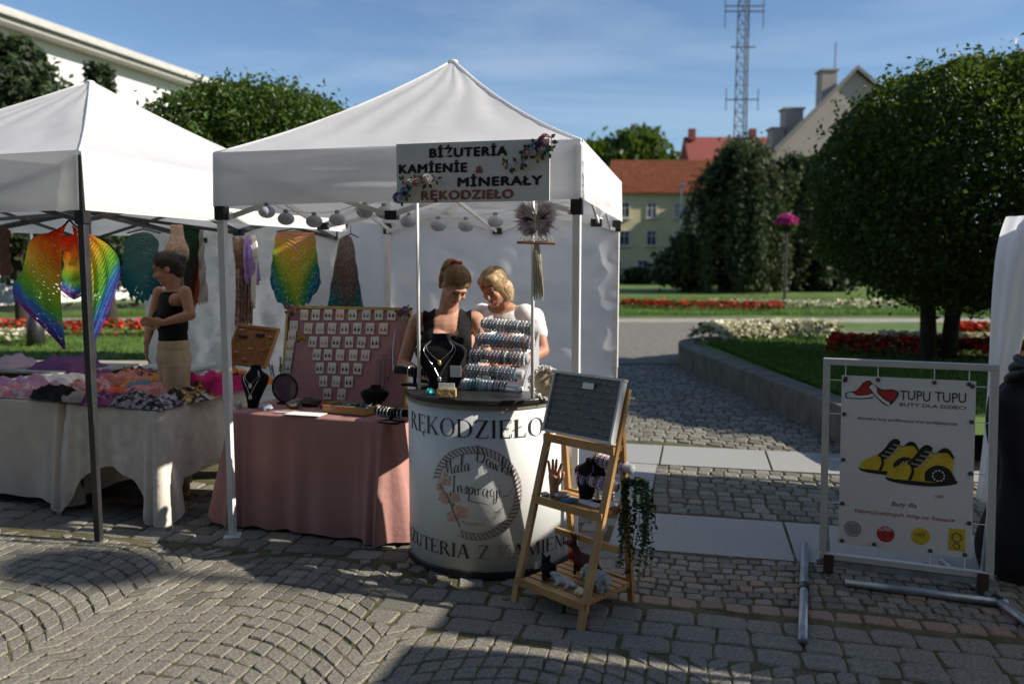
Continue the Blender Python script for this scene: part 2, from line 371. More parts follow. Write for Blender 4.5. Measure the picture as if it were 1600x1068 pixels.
for s in stones:
    v, f = stone_geo(s[0], s[1], s[2], s[1] if id(s) in nid else (0, 0))
    if id(s) in nid:
        o = MB().add(v, f).build('paving_stone', [GRANITE, GRANW][s[3]], ground); o.location = (s[1].x, s[1].y, 0); o.matrix_parent_inverse.identity()
    else: rest.add(v, f, s[3])
struct(rest.build('paving_stones', [GRANITE, GRANW], ground), 'stuff')
slabs = []
for a0, a1, b0, b1 in ((.5, 1.55, 4.57, 5.28), (1.56, 2.7, 4.57, 5.28), (2.71, 4.4, 4.57, 5.28), (.2, .69, 5.29, 6.1), (.2, .69, 6.11, 6.62), (-.9, .7, 6.63, 7.36), (.71, 1.6, 6.63, 7.36), (1.61, 2.9, 6.63, 7.36), (2.91, 4.6, 6.63, 7.36)):
    q = [ab(a0, b0), ab(a1 - .008, b0), ab(a1 - .008, b1 - .008), ab(a0, b1 - .008)]
    MB().prism([(*p, -.02) for p in q], (0, 0, .034)).build('granite_slab', SLABM, ground)
ASPH = M('path_gravel', (.30, .27, .22), .9, .15, 2, .4, 60)
flat('path', [(-60, 23.6), (60, 23.6), (60, 25.6), (-60, 25.6)], .013, ASPH)
flat('cross_path', [(1.5, 13.5), (4.2, 13.5), (6.5, 23.7), (2.2, 23.7)], .009, M('worn_cobble', (.16, .145, .12), .9, .3, 9, .6, 14))
flat('middle_lawn', [(6.6, 17.5), (60, 24), (60, 23.5), (7.6, 23.5)], .02, GRASS); flat('back_lawn_strip', [(-60, 25.7), (60, 25.7), (60, 26.9), (-60, 26.9)], .02, GRASS)
flat('lawn', [(-90, 26.8), (90, 26.8), (110, 84), (-110, 84)], .03, GRASS)
flat('street', [(-200, 84), (200, 84), (220, 300), (-220, 300)], .02, M('asphalt', (.06, .06, .06), .9, .2, 2))
# raised bed on the right with its low stone wall
BED = [(3.25, 6.2), (3.18, 8.0), (3.05, 10.5), (2.95, 13.2), (3.5, 14.6), (5.5, 15.6), (30, 21.5), (30, 6.2)]
struct(MB().poly([(x, y, .33) for x, y in BED]).build('lawn_bed', GRASS))
wl = thing('garden_wall', 'low weathered stone kerb wall round the raised lawn right of the path', 'wall', (3.2, 8, 0))
pts = [V(p) for p in BED[:6]]
path2 = [p for p in cr([(p.x, p.y, 0) for p in pts] + [(12, 17.2, 0)], 30)]
for i in range(len(path2) - 1):
    a, b = path2[i], path2[i + 1]; d = (b - a)
    if d.length < .01: continue
    c = (a + b) / 2 + V((0, 0, .165)); ang = math.atan2(d.y, d.x)
    MB().box(c, (d.length - .012, .28, .38 + random.uniform(-.006, .006)), ang, bev=.015).build('block', CONC, wl)
def grass_patch(name, poly_fn, n, z, parent=None, h=.06):
    mb = MB(); cnt = 0
    P_ = rng.random((n, 5))
    vs = []; fs = []
    for r in P_:
        p = poly_fn(r[0], r[1])
        if p is None: continue
        an = r[2] * 6.28; w = .006 + .006 * r[3]; hh = h * (.5 + r[4]); lx, ly = (r[3] - .5) * .05, (r[4] - .5) * .05
        b = len(vs); dx, dy = math.cos(an) * w, math.sin(an) * w
        vs += [(p[0] - dx, p[1] - dy, z), (p[0] + dx, p[1] + dy, z), (p[0] + lx, p[1] + ly, z + hh)]; fs.append((b, b + 1, b + 2))
    mb.v = vs; mb.f = fs; mb.m = [0] * len(fs)
    return struct(mb.build(name, BLADE), 'stuff')
grass_patch('bed_grass', lambda a, b: (3.35 + a * a * 9, 7 + b * 9) if 7 + b * 9 < 13.5 + a * 3 else None, 42000, .33)
grass_patch('lawn_grass', lambda a, b: (-14 + a * 34, 26.9 + b * b * 16), 36000, .03, h=.12)

# flower beds: leaves and blossoms as small faces
def flower_bed(name, label, outline, z, mats, n, h, size, ratio=.55):
    mb = MB(); c0 = V(outline[0]); pts = cr([(*p, 0) for p in outline], 60)
    for i in range(n):
        t = random.random() * 60; j = min(int(t), 59); p = lerp(pts[j], pts[j + 1], t - j); d = (pts[j + 1] - pts[j]).normalized(); nn = V((-d.y, d.x, 0))
        wq = random.uniform(-1, 1); p = p + nn * wq * outline_w[name]; zz = z + h * math.sqrt(max(0, 1 - wq * wq)) * random.uniform(.55, 1.05) + .02
        bl = random.random() < ratio; s = size * random.uniform(.6, 1.2) * (1 if bl else .9)
        e = Euler((random.uniform(-.9, .9), random.uniform(-.9, .9), random.uniform(0, 6.3))).to_matrix()
        q = [V((p.x, p.y, zz + (.015 if bl else 0))) + e @ V(k) for k in ((-s, 0, 0), (0, -s * .7, .25 * s), (s, 0, 0), (0, s * .7, .25 * s))]
        mb.add(q, [(0, 1, 2, 3)], 1 if bl else 0)
    o = struct(mb.build(name, mats), 'stuff'); o['label'] = label; return o
outline_w = {}
def fb(name, label, outline, z, w, fl, n, h, size, ratio=.55):
    outline_w[name] = w; flower_bed(name, label, outline, z, [LEAF, fl], n, h, size, ratio)
fb('white_flowers', 'cream flower band along the edge of the raised lawn', [(3.4, 14.0), (4.2, 14.6), (5.2, 14.9), (5.9, 14.4)], .33, .38, WHTFL, 2600, .3, .06, .75)
fb('red_flowers', 'red begonia band curving across the raised lawn', [(5.0, 12.4), (6.0, 11.7), (7.6, 11.3), (9.5, 11.4), (11.5, 11.9)], .33, .36, REDFL, 3600, .26, .055, .62)
fb('white_flowers', 'cream flower band behind the red begonias', [(6.0, 13.0), (7.0, 12.6), (8.2, 12.6)], .33, .26, WHTFL, 1800, .24, .05, .7)
fb('red_flowers', 'red begonia patch beside the globe tree trunk', [(8.0, 14.2), (9.0, 13.6), (10.2, 13.4)], .33, .45, REDFL, 2400, .3, .06, .65)
fb('white_flowers', 'cream flower patch right of the globe tree trunk', [(10.2, 14.8), (11.2, 14.2), (12.4, 14.0)], .33, .35, WHTFL, 1500, .3, .06, .7)
fb('red_flowers', 'distant red flower strip on the far lawn', [(4.5, 32), (7, 30.5), (10, 29.5)], .03, .5, REDFL, 1800, .3, .09, .5)
fb('white_flowers', 'distant cream flower strip on the far lawn', [(8, 32), (11, 31), (15, 31.5)], .03, .5, WHTFL, 1300, .3, .09, .5)
fb('red_flowers', 'red flower rows on the lawn behind the left stall', [(-16, 20.2), (-11, 19.4), (-7, 19.2), (-5, 19.6)], .03, .55, REDFL, 4200, .3, .07, .5)
fb('white_flowers', 'white flower patch on the lawn behind the left stall', [(-13, 17.5), (-11.3, 17.2), (-10, 17.4)], .03, .35, WHTFL, 1200, .25, .06, .6)
flat('left_lawn', [(-30, 9.6), (-2.5, 9.6), (-1.0, 22.4), (-30, 22.4)], .02, GRASS)
grass_patch('left_lawn_grass', lambda a, b: (-13 + a * 11, 9.7 + b * 9), 24000, .02)
pw = thing('parapet_wall', 'long low concrete bench wall behind the left stall', 'wall', (-6, 9, 0))
MB().box((-6.2, 8.9, .24), (7.6, .42, .48), -.02, bev=.02).build('base', CONC, pw)
for k in range(6): MB().box((-9.35 + k * 1.262, 8.9 + .02 * (3 - k) * 1.2, .53), (1.25, .56, .09), -.02, bev=.012).build('coping', M('coping_stone', (.33, .30, .24), .85, .2, 6, .3, 50) if k == 0 else bpy.data.materials['coping_stone'], pw)

# ------------------------------------------------------------ trees
def leaves(n, posfn, size, flat_=.9, droop=0):
    """n leaf-shaped quads; posfn gives an (n,3) array"""
    P_ = posfn(n); n = len(P_)
    a = rng.normal(size=(n, 3)); a[:, 2] *= flat_; a[:, 2] -= droop; a /= np.linalg.norm(a, axis=1)[:, None]
    b = rng.normal(size=(n, 3)); b -= a * (a * b).sum(1)[:, None]; b /= np.linalg.norm(b, axis=1)[:, None]
    s = (size * (.6 + .8 * rng.random(n)))[:, None]; nrm = np.cross(a, b)
    v = np.stack([P_ - a * s, P_ + b * s * .5 + nrm * s * .15, P_ + a * s, P_ - b * s * .5 + nrm * s * .15], 1).reshape(-1, 3)
    return v, np.arange(4 * n).reshape(-1, 4)
def leaf_obj(name, v, f, mat, parent):
    me = bpy.data.meshes.new(name); me.from_pydata(v.tolist(), [], f.tolist()); me.materials.append(mat)
    o = bpy.data.objects.new(name, me); COL.objects.link(o); o.parent = parent; o.matrix_parent_inverse = parent.matrix_basis.inverted(); o['kind'] = 'stuff'; return o
def ballpos(c, r, p=2.6, lump=.08, seed=0, fill=.22, sprout=.02):
    c = np.array(c); r = np.array(r)
    def fn(n):
        d = rng.normal(size=(n, 3)); d /= (np.abs(d) ** p).sum(1)[:, None] ** (1 / p)
        az = np.arctan2(d[:, 1], d[:, 0]); k = 1 + lump * (np.sin(az * 5 + seed + 3 * d[:, 2]) * np.sin(d[:, 2] * 6 + seed * 2) + .6 * np.sin(az * 11 + d[:, 2] * 9 + seed) + .7 * np.sin(d[:, 0] * 17 + seed) * np.sin(d[:, 1] * 19) * np.sin(d[:, 2] * 18 + seed))
        rad = 1 - fill * rng.random(n) ** 1.6 * 1.6
        sp = rng.random(n) < sprout
        rad = np.where(sp, 1 + .12 * rng.random(n), rad)
        return c + d * r * (k * rad)[:, None]
    return fn
def sprouts(c, r, n, up, seed):
    """thin upright shoots standing out of a clipped crown"""
    out = []
    for i in range(n):
        an = rng.random() * 6.28; q = rng.random() ** .5 * .92; base = np.array([c[0] + r[0] * q * math.cos(an), c[1] + r[1] * q * math.sin(an), c[2] + r[2] * (1 - q ** 2.6) ** (1 / 2.6) * 1.0])
        h = up * (.3 + rng.random()); k = int(8 + h * 40); t = rng.random(k); j = rng.normal(size=(k, 3)) * .03
        out.append(base + np.outer(t, [rng.normal() * .12, rng.normal() * .12, 1]) * h + j)
    return np.concatenate(out)
def trunk(mb, base, top, r0, r1, forks=5, spread=1.0, seed=1):
    rnd = random.Random(seed); base, top = V(base), V(top)
    mid = lerp(base, top, .5) + V((rnd.uniform(-.06, .06), rnd.uniform(-.06, .06), 0))
    mb.tube(cr([base - V((0, 0, .1)), base + V((0, 0, .12)), mid, top], 10), [r0 * 1.5, r0 * 1.15] + [r0 + (r1 - r0) * i / 8 for i in range(9)], 9)
    for i in range(forks):
        a = i * 6.28 / forks + rnd.random(); s = lerp(base, top, rnd.uniform(.6, .95)); e = top + V((math.cos(a) * spread, math.sin(a) * spread, spread * rnd.uniform(.5, 1.2)))
        mb.tube(cr([s, lerp(s, e, .5) + V((0, 0, .1)), e], 6), [r1 * .75 * (1 - .12 * j) for j in range(7)], 6)
def globe_tree(label, x, y, z0, r, zc, n, size, seed, stems=2, grp=None, dx=0, p=2.7):
    t = thing('globe_tree', label, 'tree', (x, y, z0), grp)
    mb = MB()
    for k in range(stems): trunk(mb, (x + (k - .5) * .34 * (stems > 1), y + .1 * k, z0), (x + (k - .5) * .6 * (stems > 1), y, zc - r[2] * .45), .12, .09, 5, r[0] * .5, seed + k)
    mb.build('trunk', BARK, t, True)
    v, f = leaves(n, ballpos((x + dx, y, zc), r, p, .035, seed), size)
    sp = sprouts((x + dx, y, zc), r, 130, .17, seed); v2, f2 = leaves(len(sp), lambda n_: sp, size * .75)
    leaf_obj('crown', np.concatenate([v, v2]), np.concatenate([f, f2 + len(v)]), LEAF, t)
globe_tree('large clipped globe tree with dense dark crown on the right lawn', 6.05, 11.2, .33, (2.45, 2.1, 1.66), 2.74, 120000, .04, 2, dx=.8, p=2.6)
globe_tree('clipped globe tree with bright leafy crown behind the two white stalls', -3.95, 12.6, .02, (1.8, 1.75, 1.75), 2.6, 70000, .045, 5)
globe_tree('clipped globe tree on the right lawn outside the frame', 9.6, 7.9, .33, (2.0, 1.7, 1.7), 2.75, 34000, .06, 8)
def loose_tree(name, label, x, y, h, r, n, size, mat, seed, blobs=9, z0=0, lowfrac=.3, col=False):
    t = thing(name, label, 'tree', (x, y, z0)); rnd = random.Random(seed); mb = MB(); trunk(mb, (x, y, z0), (x, y, z0 + h * .5), h * .022 + .05, h * .012 + .02, 5, r * .6, seed); mb.build('trunk', BARK, t, True)
    vs = []; fs = []; b = 0
    for i in range(blobs):
        q = i / max(1, blobs - 1); zz = z0 + h * (lowfrac + (1 - lowfrac) * q) ; rr = r * (.5 if col else (.62 * math.sin(math.pi * (.25 + .68 * q)) + .08)); a = rnd.random() * 6.28; off = 0 if col else r * .55 * math.sin(math.pi * (.2 + .75 * q))
        c = (x + math.cos(a) * off, y + math.sin(a) * off, min(zz, z0 + h - rr * .7))
        v, f = leaves(n // blobs, ballpos(c, (rr, rr, rr * .85), 2, .2, seed + i, .5, .1), size); vs.append(v); fs.append(f + b); b += len(v)
    leaf_obj('crown', np.concatenate(vs), np.concatenate(fs), mat, t)
loose_tree('tree', 'dark leafy tree in front of the long white building at left', -12.9, 21, 7.4, 1.9, 16000, .13, LEAFD, 3, 11)
loose_tree('tree', 'slim pointed tree between the white building and the left canopy', -12.2, 24.2, 7.6, .8, 5000, .1, LEAFD, 4, 9, col=True)
loose_tree('tree', 'round green treetop behind the orange roofed house', 19, 125, 22, 8, 14000, .7, LEAF, 6, 12, lowfrac=.4)
loose_tree('tree', 'smaller green treetop left of the orange roofed house', 13.2, 120, 19.5, 5.5, 9000, .7, LEAF, 9, 10, lowfrac=.4)
for i, (x, y, h, r) in enumerate(((-22, 30, 5.5, 3.2), (-15.8, 31, 6, 3.4), (-9.8, 32, 6, 3.2), (-5, 33, 5.5, 3))):
    loose_tree('tree', ['shady tree at the far left behind the lawn', 'second shady tree behind the left lawn', 'third shady tree behind the left lawn', 'shady tree behind the lawn next to the silver tarpaulin'][i], x, y, h, r, 9000, .2, LEAFD, 20 + i, 10, lowfrac=.33)
def weeping_tree(label, x, y, h, r, n, seed):
    t = thing('weeping_tree', label, 'tree', (x, y, 0)); rnd = random.Random(seed); mb = MB()
    trunk(mb, (x, y, 0), (x, y, h * .8), .32, .16, 4, .6, seed); P_ = []
    for i in range(64):
        a = rnd.random() * 6.28; rr = r * rnd.uniform(.3, 1) ; hh = h * rnd.uniform(.6, 1) * (1 - .12 * rr / r); end = rnd.uniform(.1, 2.6)
        c = cr([(x, y, h * .75), (x + math.cos(a) * rr * .4, y + math.sin(a) * rr * .4, hh), (x + math.cos(a) * rr * .85, y + math.sin(a) * rr * .85, hh * .93), (x + math.cos(a) * rr, y + math.sin(a) * rr, hh * .55), (x + math.cos(a) * rr * 1.02, y + math.sin(a) * rr * 1.02, end)], 24)
        mb.tube(c, [.05 - .0018 * j for j in range(25)], 5)
        for p in c[5:]: P_.append(np.array(p) + rng.normal(size=(n // 1280, 3)) * np.array([.22, .22, .3]))
    mb.build('trunk', BARK, t, True); P_ = np.concatenate(P_)
    v, f = leaves(len(P_), lambda k: P_, .15, .6, 1.2); leaf_obj('crown', v, f, LEAFW, t)
weeping_tree('tall weeping tree with hanging branches below the lattice mast', 14.0, 50, 9.8, 3.2, 36000, 1)
weeping_tree('second weeping tree close to the globe tree crown', 18.8, 53, 9.2, 3.0, 30000, 2)
loose_tree('shrub', 'low dark shrub at the left foot of the weeping tree', 11.2, 52, 3.6, 2.0, 6000, .2, LEAFD, 31, 8, lowfrac=.2)
loose_tree('shrub', 'dark shrub mass between the two weeping trees', 16.6, 56, 6.5, 2.4, 8000, .22, LEAFD, 33, 10, lowfrac=.1)
loose_tree('shrub', 'dark shrub beside the globe tree in the distance', 21.5, 54, 5.2, 2.4, 7000, .22, LEAFD, 35, 9, lowfrac=.1)
for i in range(6):
    loose_tree('shrub', ['leftmost low hedge shrub before the yellow house', 'second low hedge shrub before the yellow house', 'third low hedge shrub before the yellow house', 'fourth low hedge shrub before the yellow house', 'fifth low hedge shrub along the street', 'rightmost low hedge shrub along the street'][i], 8.5 + i * 3.1, 74, 1.5, 1.6, 1800, .2, LEAFD, 40 + i, 6, lowfrac=.1)

# ------------------------------------------------------------ buildings
bh_ = thing('sky_blocking_houses', 'unseen row of tall dark houses added behind the viewer to block sky light', 'building', (0, -14, 0))  # added out of view; its height and dark walls cut the sky fill
MB().box((-6, -19, 11.5), (74, 12, 23)).build('wall', M('brown_plaster', (.16, .13, .10), .9, .15, .3), bh_)
MB().prism([(-43.5, -12.6, 22.9), (-43.5, -25.4, 22.9), (-43.5, -19, 29)], (75, 0, 0)).build('roof', M('dark_tile', (.12, .05, .035), .85, .2, 2), bh_)
PLY = M('yellow_plaster', (.58, .51, .29), .85, .08, .6, .1, 12)
PLG = M('grey_beige_plaster', (.36, .31, .27), .85, .08, .5)
PLW = M('white_plaster', (.66, .655, .63), .85, .06, .3)
TILE_O = M('orange_roof_tile', (.30, .105, .05), .8, .25, 3, island=.3, ivar=.15)
TILE_R = M('red_roof_tile', (.22, .055, .04), .8, .2, 3)
GLASS = M('window_glass', (.03, .035, .04), .08, .2, 2, spec=.8)
FRAMEW = M('window_frame', (.55, .53, .48), .6, .1, 5)
def window(par, c, w, h, nrm, wallmat=None, bars=True):
    """recessed dark pane in a frame with a sill; nrm is the outward wall normal"""
    n = V(nrm).normalized(); x = V((-n.y, n.x, 0)); ang = math.atan2(x.y, x.x)
    g = MB().box(V(c) + n * .02, (w, .04, h), ang).build('window', GLASS, par); mb = MB()
    for s in (-1, 1): mb.box(V(c) + x * s * (w / 2) + n * .05, (.12, .14, h + .12), ang)
    for s in (-1, 1): mb.box(V(c) + V((0, 0, s * h / 2)) + n * .052, (w - .13, .14, .12), ang)
    if bars: mb.box(V(c) + n * .048, (.08, .06, h - .1), ang); mb.box(V(c) + n * .045 + V((0, 0, h * .15)), (w - .1, .05, .07), ang)
    mb.build('frame', FRAMEW, g); MB().box(V(c) + V((0, 0, -h / 2 - .12)) + n * .12, (w + .3, .3, .08), ang).build('sill', FRAMEW, g)
hs = thing('yellow_house', 'pale yellow house with orange tiled roof beyond the lawn', 'house', (15, 85, 0))
MB().box((16.2, 90, 4.7), (12.6, 10, 9.4)).build('wall', PLY, hs)
tl = MB()
for k in range(34):        # courses of roof tiles stepping up the slope
    t0 = k / 34; y0 = 84.5 + t0 * 5.5; z0 = 9.35 + t0 * 4.1
    hip = t0 * 1.5
    for j in range(40):
        xa = 9.6 + hip + j * (13.1 - hip) / 40; w = (13.1 - hip) / 40
        tl.box((xa + w / 2, y0 + .1, z0 + .07 + random.uniform(-.012, .012)), (w * .94, .22, .1))
rf = MB().prism([(9.6, 84.5, 9.3), (9.6, 95.5, 9.3), (11.1, 90, 13.4)], (13.1, 0, 0)).build('roof', TILE_O, hs)
struct(tl.build('tiles', TILE_O, rf), 'stuff')
for fl, zz in enumerate((7.6, 4.7, 1.6)):
    for k in range(4): window(hs, (11.9 + k * 2.85 - (.9 if fl == 2 else 0), 85, zz), 1.0, 1.55, (0, -1, 0))
rb = thing('red_roofed_building', 'taller building with dark red roof and small chimneys behind the yellow house', 'building', (26, 98, 0))
MB().box((30.5, 104, 6), (17, 11, 12)).build('wall', PLG, rb)
rr = MB().prism([(22, 98, 11.9), (22, 110, 11.9), (22, 104, 18.2)], (17, 0, 0)).build('roof', TILE_R, rb)
for x in (22.9, 30.6): MB().box((x, 103.4, 18.4), (.8, .8, 1.4)).build('chimney', TILE_R, rr)
for zz in (9.8, 6.4, 3.0):
    for k in range(5): window(rb, (23.8 + k * 3.1, 98.5, zz), 1.1, 1.6, (0, -1, 0))
gb = thing('gabled_building', 'beige building with a steep stepped gable beside the globe tree', 'building', (28, 70, 0))
g0 = [(20.8, 70, 0), (38.6, 70, 0), (38.6, 70, 11.0), (29.4, 70, 18.3), (22.2, 70, 11.2), (20.8, 70, 10.2)]
MB().prism(g0, (5.0, 12, 0)).build('wall', PLG, gb)
rfg = MB(); rfg.prism([(21.9, 69.6, 11.2), (29.4, 69.6, 18.75), (29.4, 69.6, 18.4), (22.2, 69.6, 10.9)], (5.2, 12.6, 0)); rfg.prism([(29.4, 69.6, 18.75), (38.9, 69.6, 11.2), (38.6, 69.6, 10.9), (29.4, 69.6, 18.4)], (5.2, 12.6, 0))
rg = rfg.build('roof', M('grey_roof', (.20, .19, .19), .8, .15, 3), gb)
for x, z, w, h in ((24.9, 14.2, 1.6, 2.6), (23.6, 13.0, 1.2, 1.6), (27.9, 17.4, 1.3, 2.8)): MB().box((x, 72.5, z), (w, 1.4, h)).build('chimney', PLG, rg); MB().box((x, 72.5, z + h / 2 + .06), (w + .3, 1.6, .16)).build('chimney_cap', PLG, rg)
MB().tube([(28.6, 72.5, 17), (28.6, 72.5, 21.4)], .05, 6).build('antenna', STEELB, rg)
for zz in (3, 6.4, 9.8):
    for k in range(4): window(gb, (24.2 + k * 3.4, 70, zz), 1.1, 1.7, (0, -1, 0))
lb = thing('white_building', 'long white building with projecting eaves at the upper left', 'building', (-20, 40, 0))
wa, wb_ = V((-23.4, 27.8, 0)), V((-17.3, 48.8, 0)); wd = (wb_ - wa).normalized(); wn_ = V((wd.y, -wd.x, 0)); wl_ = (wb_ - wa).length; wang = math.atan2(wd.y, wd.x)
MB().box((wa + wb_) / 2 - wn_ * 5 + V((0, 0, 5.9)), (wl_, 10, 11.8), wang).build('wall', PLW, lb)
co = MB(); mid = (wa + wb_) / 2
for dz, pr, th in ((11.75, .9, .18), (11.95, 1.15, .16), (12.14, 1.0, .2)): co.box(mid + V((0, 0, dz)) + wn_ * (pr / 2 - 5), (wl_ + pr, 10 + pr, th), wang)
co.build('eaves', M('eaves_sheet', (.42, .41, .38), .6, .1, 2), lb)
MB().box(mid + V((0, 0, 9.35)) + wn_ * .05, (wl_ - .2, .12, .16), wang).build('string_course', M('string_course', (.30, .24, .18), .8, .2, 3), lb)
for k in range(7):
    for zz in (7.6, 4.0): window(lb, wa + wd * (1.6 + k * 3.0) + V((0, 0, zz)), 1.15, 1.9, wn_)
ms = thing('lattice_mast', 'tall grey lattice radio mast rising behind the red roof', 'mast', (31, 112, 0))
MASTM = M('mast_paint', (.05, .055, .06), .6, .2, 1); mx_, my_ = 31.6, 112; mb = MB(); legs = []
for k in range(3):
    a = k * 2.094 + .5; p0 = V((mx_ + math.cos(a) * 1.1, my_ + math.sin(a) * 1.1, 8)); p1 = V((mx_ + math.cos(a) * .65, my_ + math.sin(a) * .65, 56)); legs.append((p0, p1))
    MB().tube([p0, p1], .09, 6).build('leg', MASTM, ms)
for i in range(26):
    t0, t1 = i / 26, (i + 1) / 26
    for k in range(3):
        a, b = legs[k], legs[(k + 1) % 3]
        mb.tube([lerp(*a, t0), lerp(*b, t1)], .035, 4); mb.tube([lerp(*b, t0), lerp(*a, t1)], .035, 4); mb.tube([lerp(*a, t1), lerp(*b, t1)], .035, 4)
mb.build('bracing', MASTM, ms)
mb = MB()
for zz, s in ((36.2, 1), (36.9, 1), (31.5, .5), (24.5, .8)):
    mb.bar((mx_ - 2.1 * s - .6, my_, zz), (mx_ + 2.1 * s + .6, my_, zz), .14, .14)
for dx, z0, z1 in ((-2.6, 34, 42), (2.6, 34, 41), (-2.2, 23, 26), (2.2, 23, 26)): mb.tube([(mx_ + dx, my_, z0), (mx_ + dx, my_, z1)], .06, 5)
mb.build('antenna', MASTM, ms)
def flower_post(label, x, y, zc, h, r):
    t = thing('flower_post', label, 'planter', (x, y, 0))
    MB().tube([(x, y, 0), (x, y, .1), (x, y, h)], [.12, .06, .05], 8).build('post', STEELB, t)
    v, f = leaves(2600, ballpos((x, y, zc), (r, r, r * .8), 2, .1, 3, .3), .06); leaf_obj('foliage', v, f, LEAF, t)
    v, f = leaves(2400, lambda n: ballpos((x, y, zc + r * .22), (r * 1.02, r * 1.02, r * .7), 2, .1, 3, .1)(n), .07); leaf_obj('blossoms', v, f, PNKFL, t)
flower_post('post with a ball of magenta flowers near the weeping trees', 10.6, 31, 3.3, 3.0, .36)
lp = thing('lamp_post', 'slim pale lamp post with a blue lower panel by the street', 'lamp post', (16, 76, 0))
MB().tube([(16, 76, 0), (16, 76, 9.2)], [.12, .08], 8).build('post', GALV, lp)
MB().box((16, 75.7, 1.6), (.5, .1, 2.0)).build('panel', M('blue_panel', (.04, .2, .5), .5), lp); MB().box((16, 76, 9.3), (.5, .9, .2)).build('lamp_head', GALV, lp)
cr_ = thing('parked_car', 'small pale car parked in the street beyond the lawn', 'car', (17.6, 78, 0)); carm = M('pale_car_paint', (.55, .56, .58), .3, .03, 3, spec=.6)
MB().prism([(15.6, 77.2, .35), (19.6, 77.2, .35), (19.7, 77.2, .8), (18.7, 77.2, .95), (18.0, 77.2, 1.45), (16.4, 77.2, 1.45), (15.7, 77.2, .95)], (0, 1.65, 0)).build('body', carm, cr_, bevel=.06)
MB().prism([(16.0, 77.18, .98), (18.4, 77.18, .98), (17.9, 77.18, 1.38), (16.5, 77.18, 1.38)], (0, 1.69, 0)).build('window', GLASS, cr_)
for x in (16.4, 18.9): MB().lathe([(.31, -.1), (.33, 0), (.31, .1)], (x, 77.22, .33), 16, 0, Matrix.Rotation(math.pi / 2, 3, 'X')).build('wheel', BLACKP, cr_)
so_ = thing('shadow_lamp', 'unseen tall lamp with a globe, added at right to cast the oval shadow', 'street lamp', (10.6, 1.73, 0))  # added out of view so its globe casts the oval ground shadow at left
MB().tube([(10.6, 1.73, 0), (10.6, 1.73, 7.6)], [.09, .05], 10).build('post', STEELB, so_, True); MB().ell((10.6, 1.73, 7.95), (.3, .3, .28), 18).build('globe', PAPER, so_, True)
sl_ = thing('lamp_post', 'dark iron lamp post on the lawn behind the left stall', 'lamp post', (-9.9, 16.5, 0))
MB().lathe([(.17, 0), (.17, .5), (.11, .6), (.09, 1.2), (.06, 1.3), (.05, 3.9)], (-9.9, 16.5, 0), 12).build('post', STEELB, sl_, True)
MB().lathe([(.03, 3.9), (.16, 4.05), (.2, 4.3), (.16, 4.55), (.03, 4.65)], (-9.9, 16.5, 0), 14).build('lantern', PAPER, sl_, True)
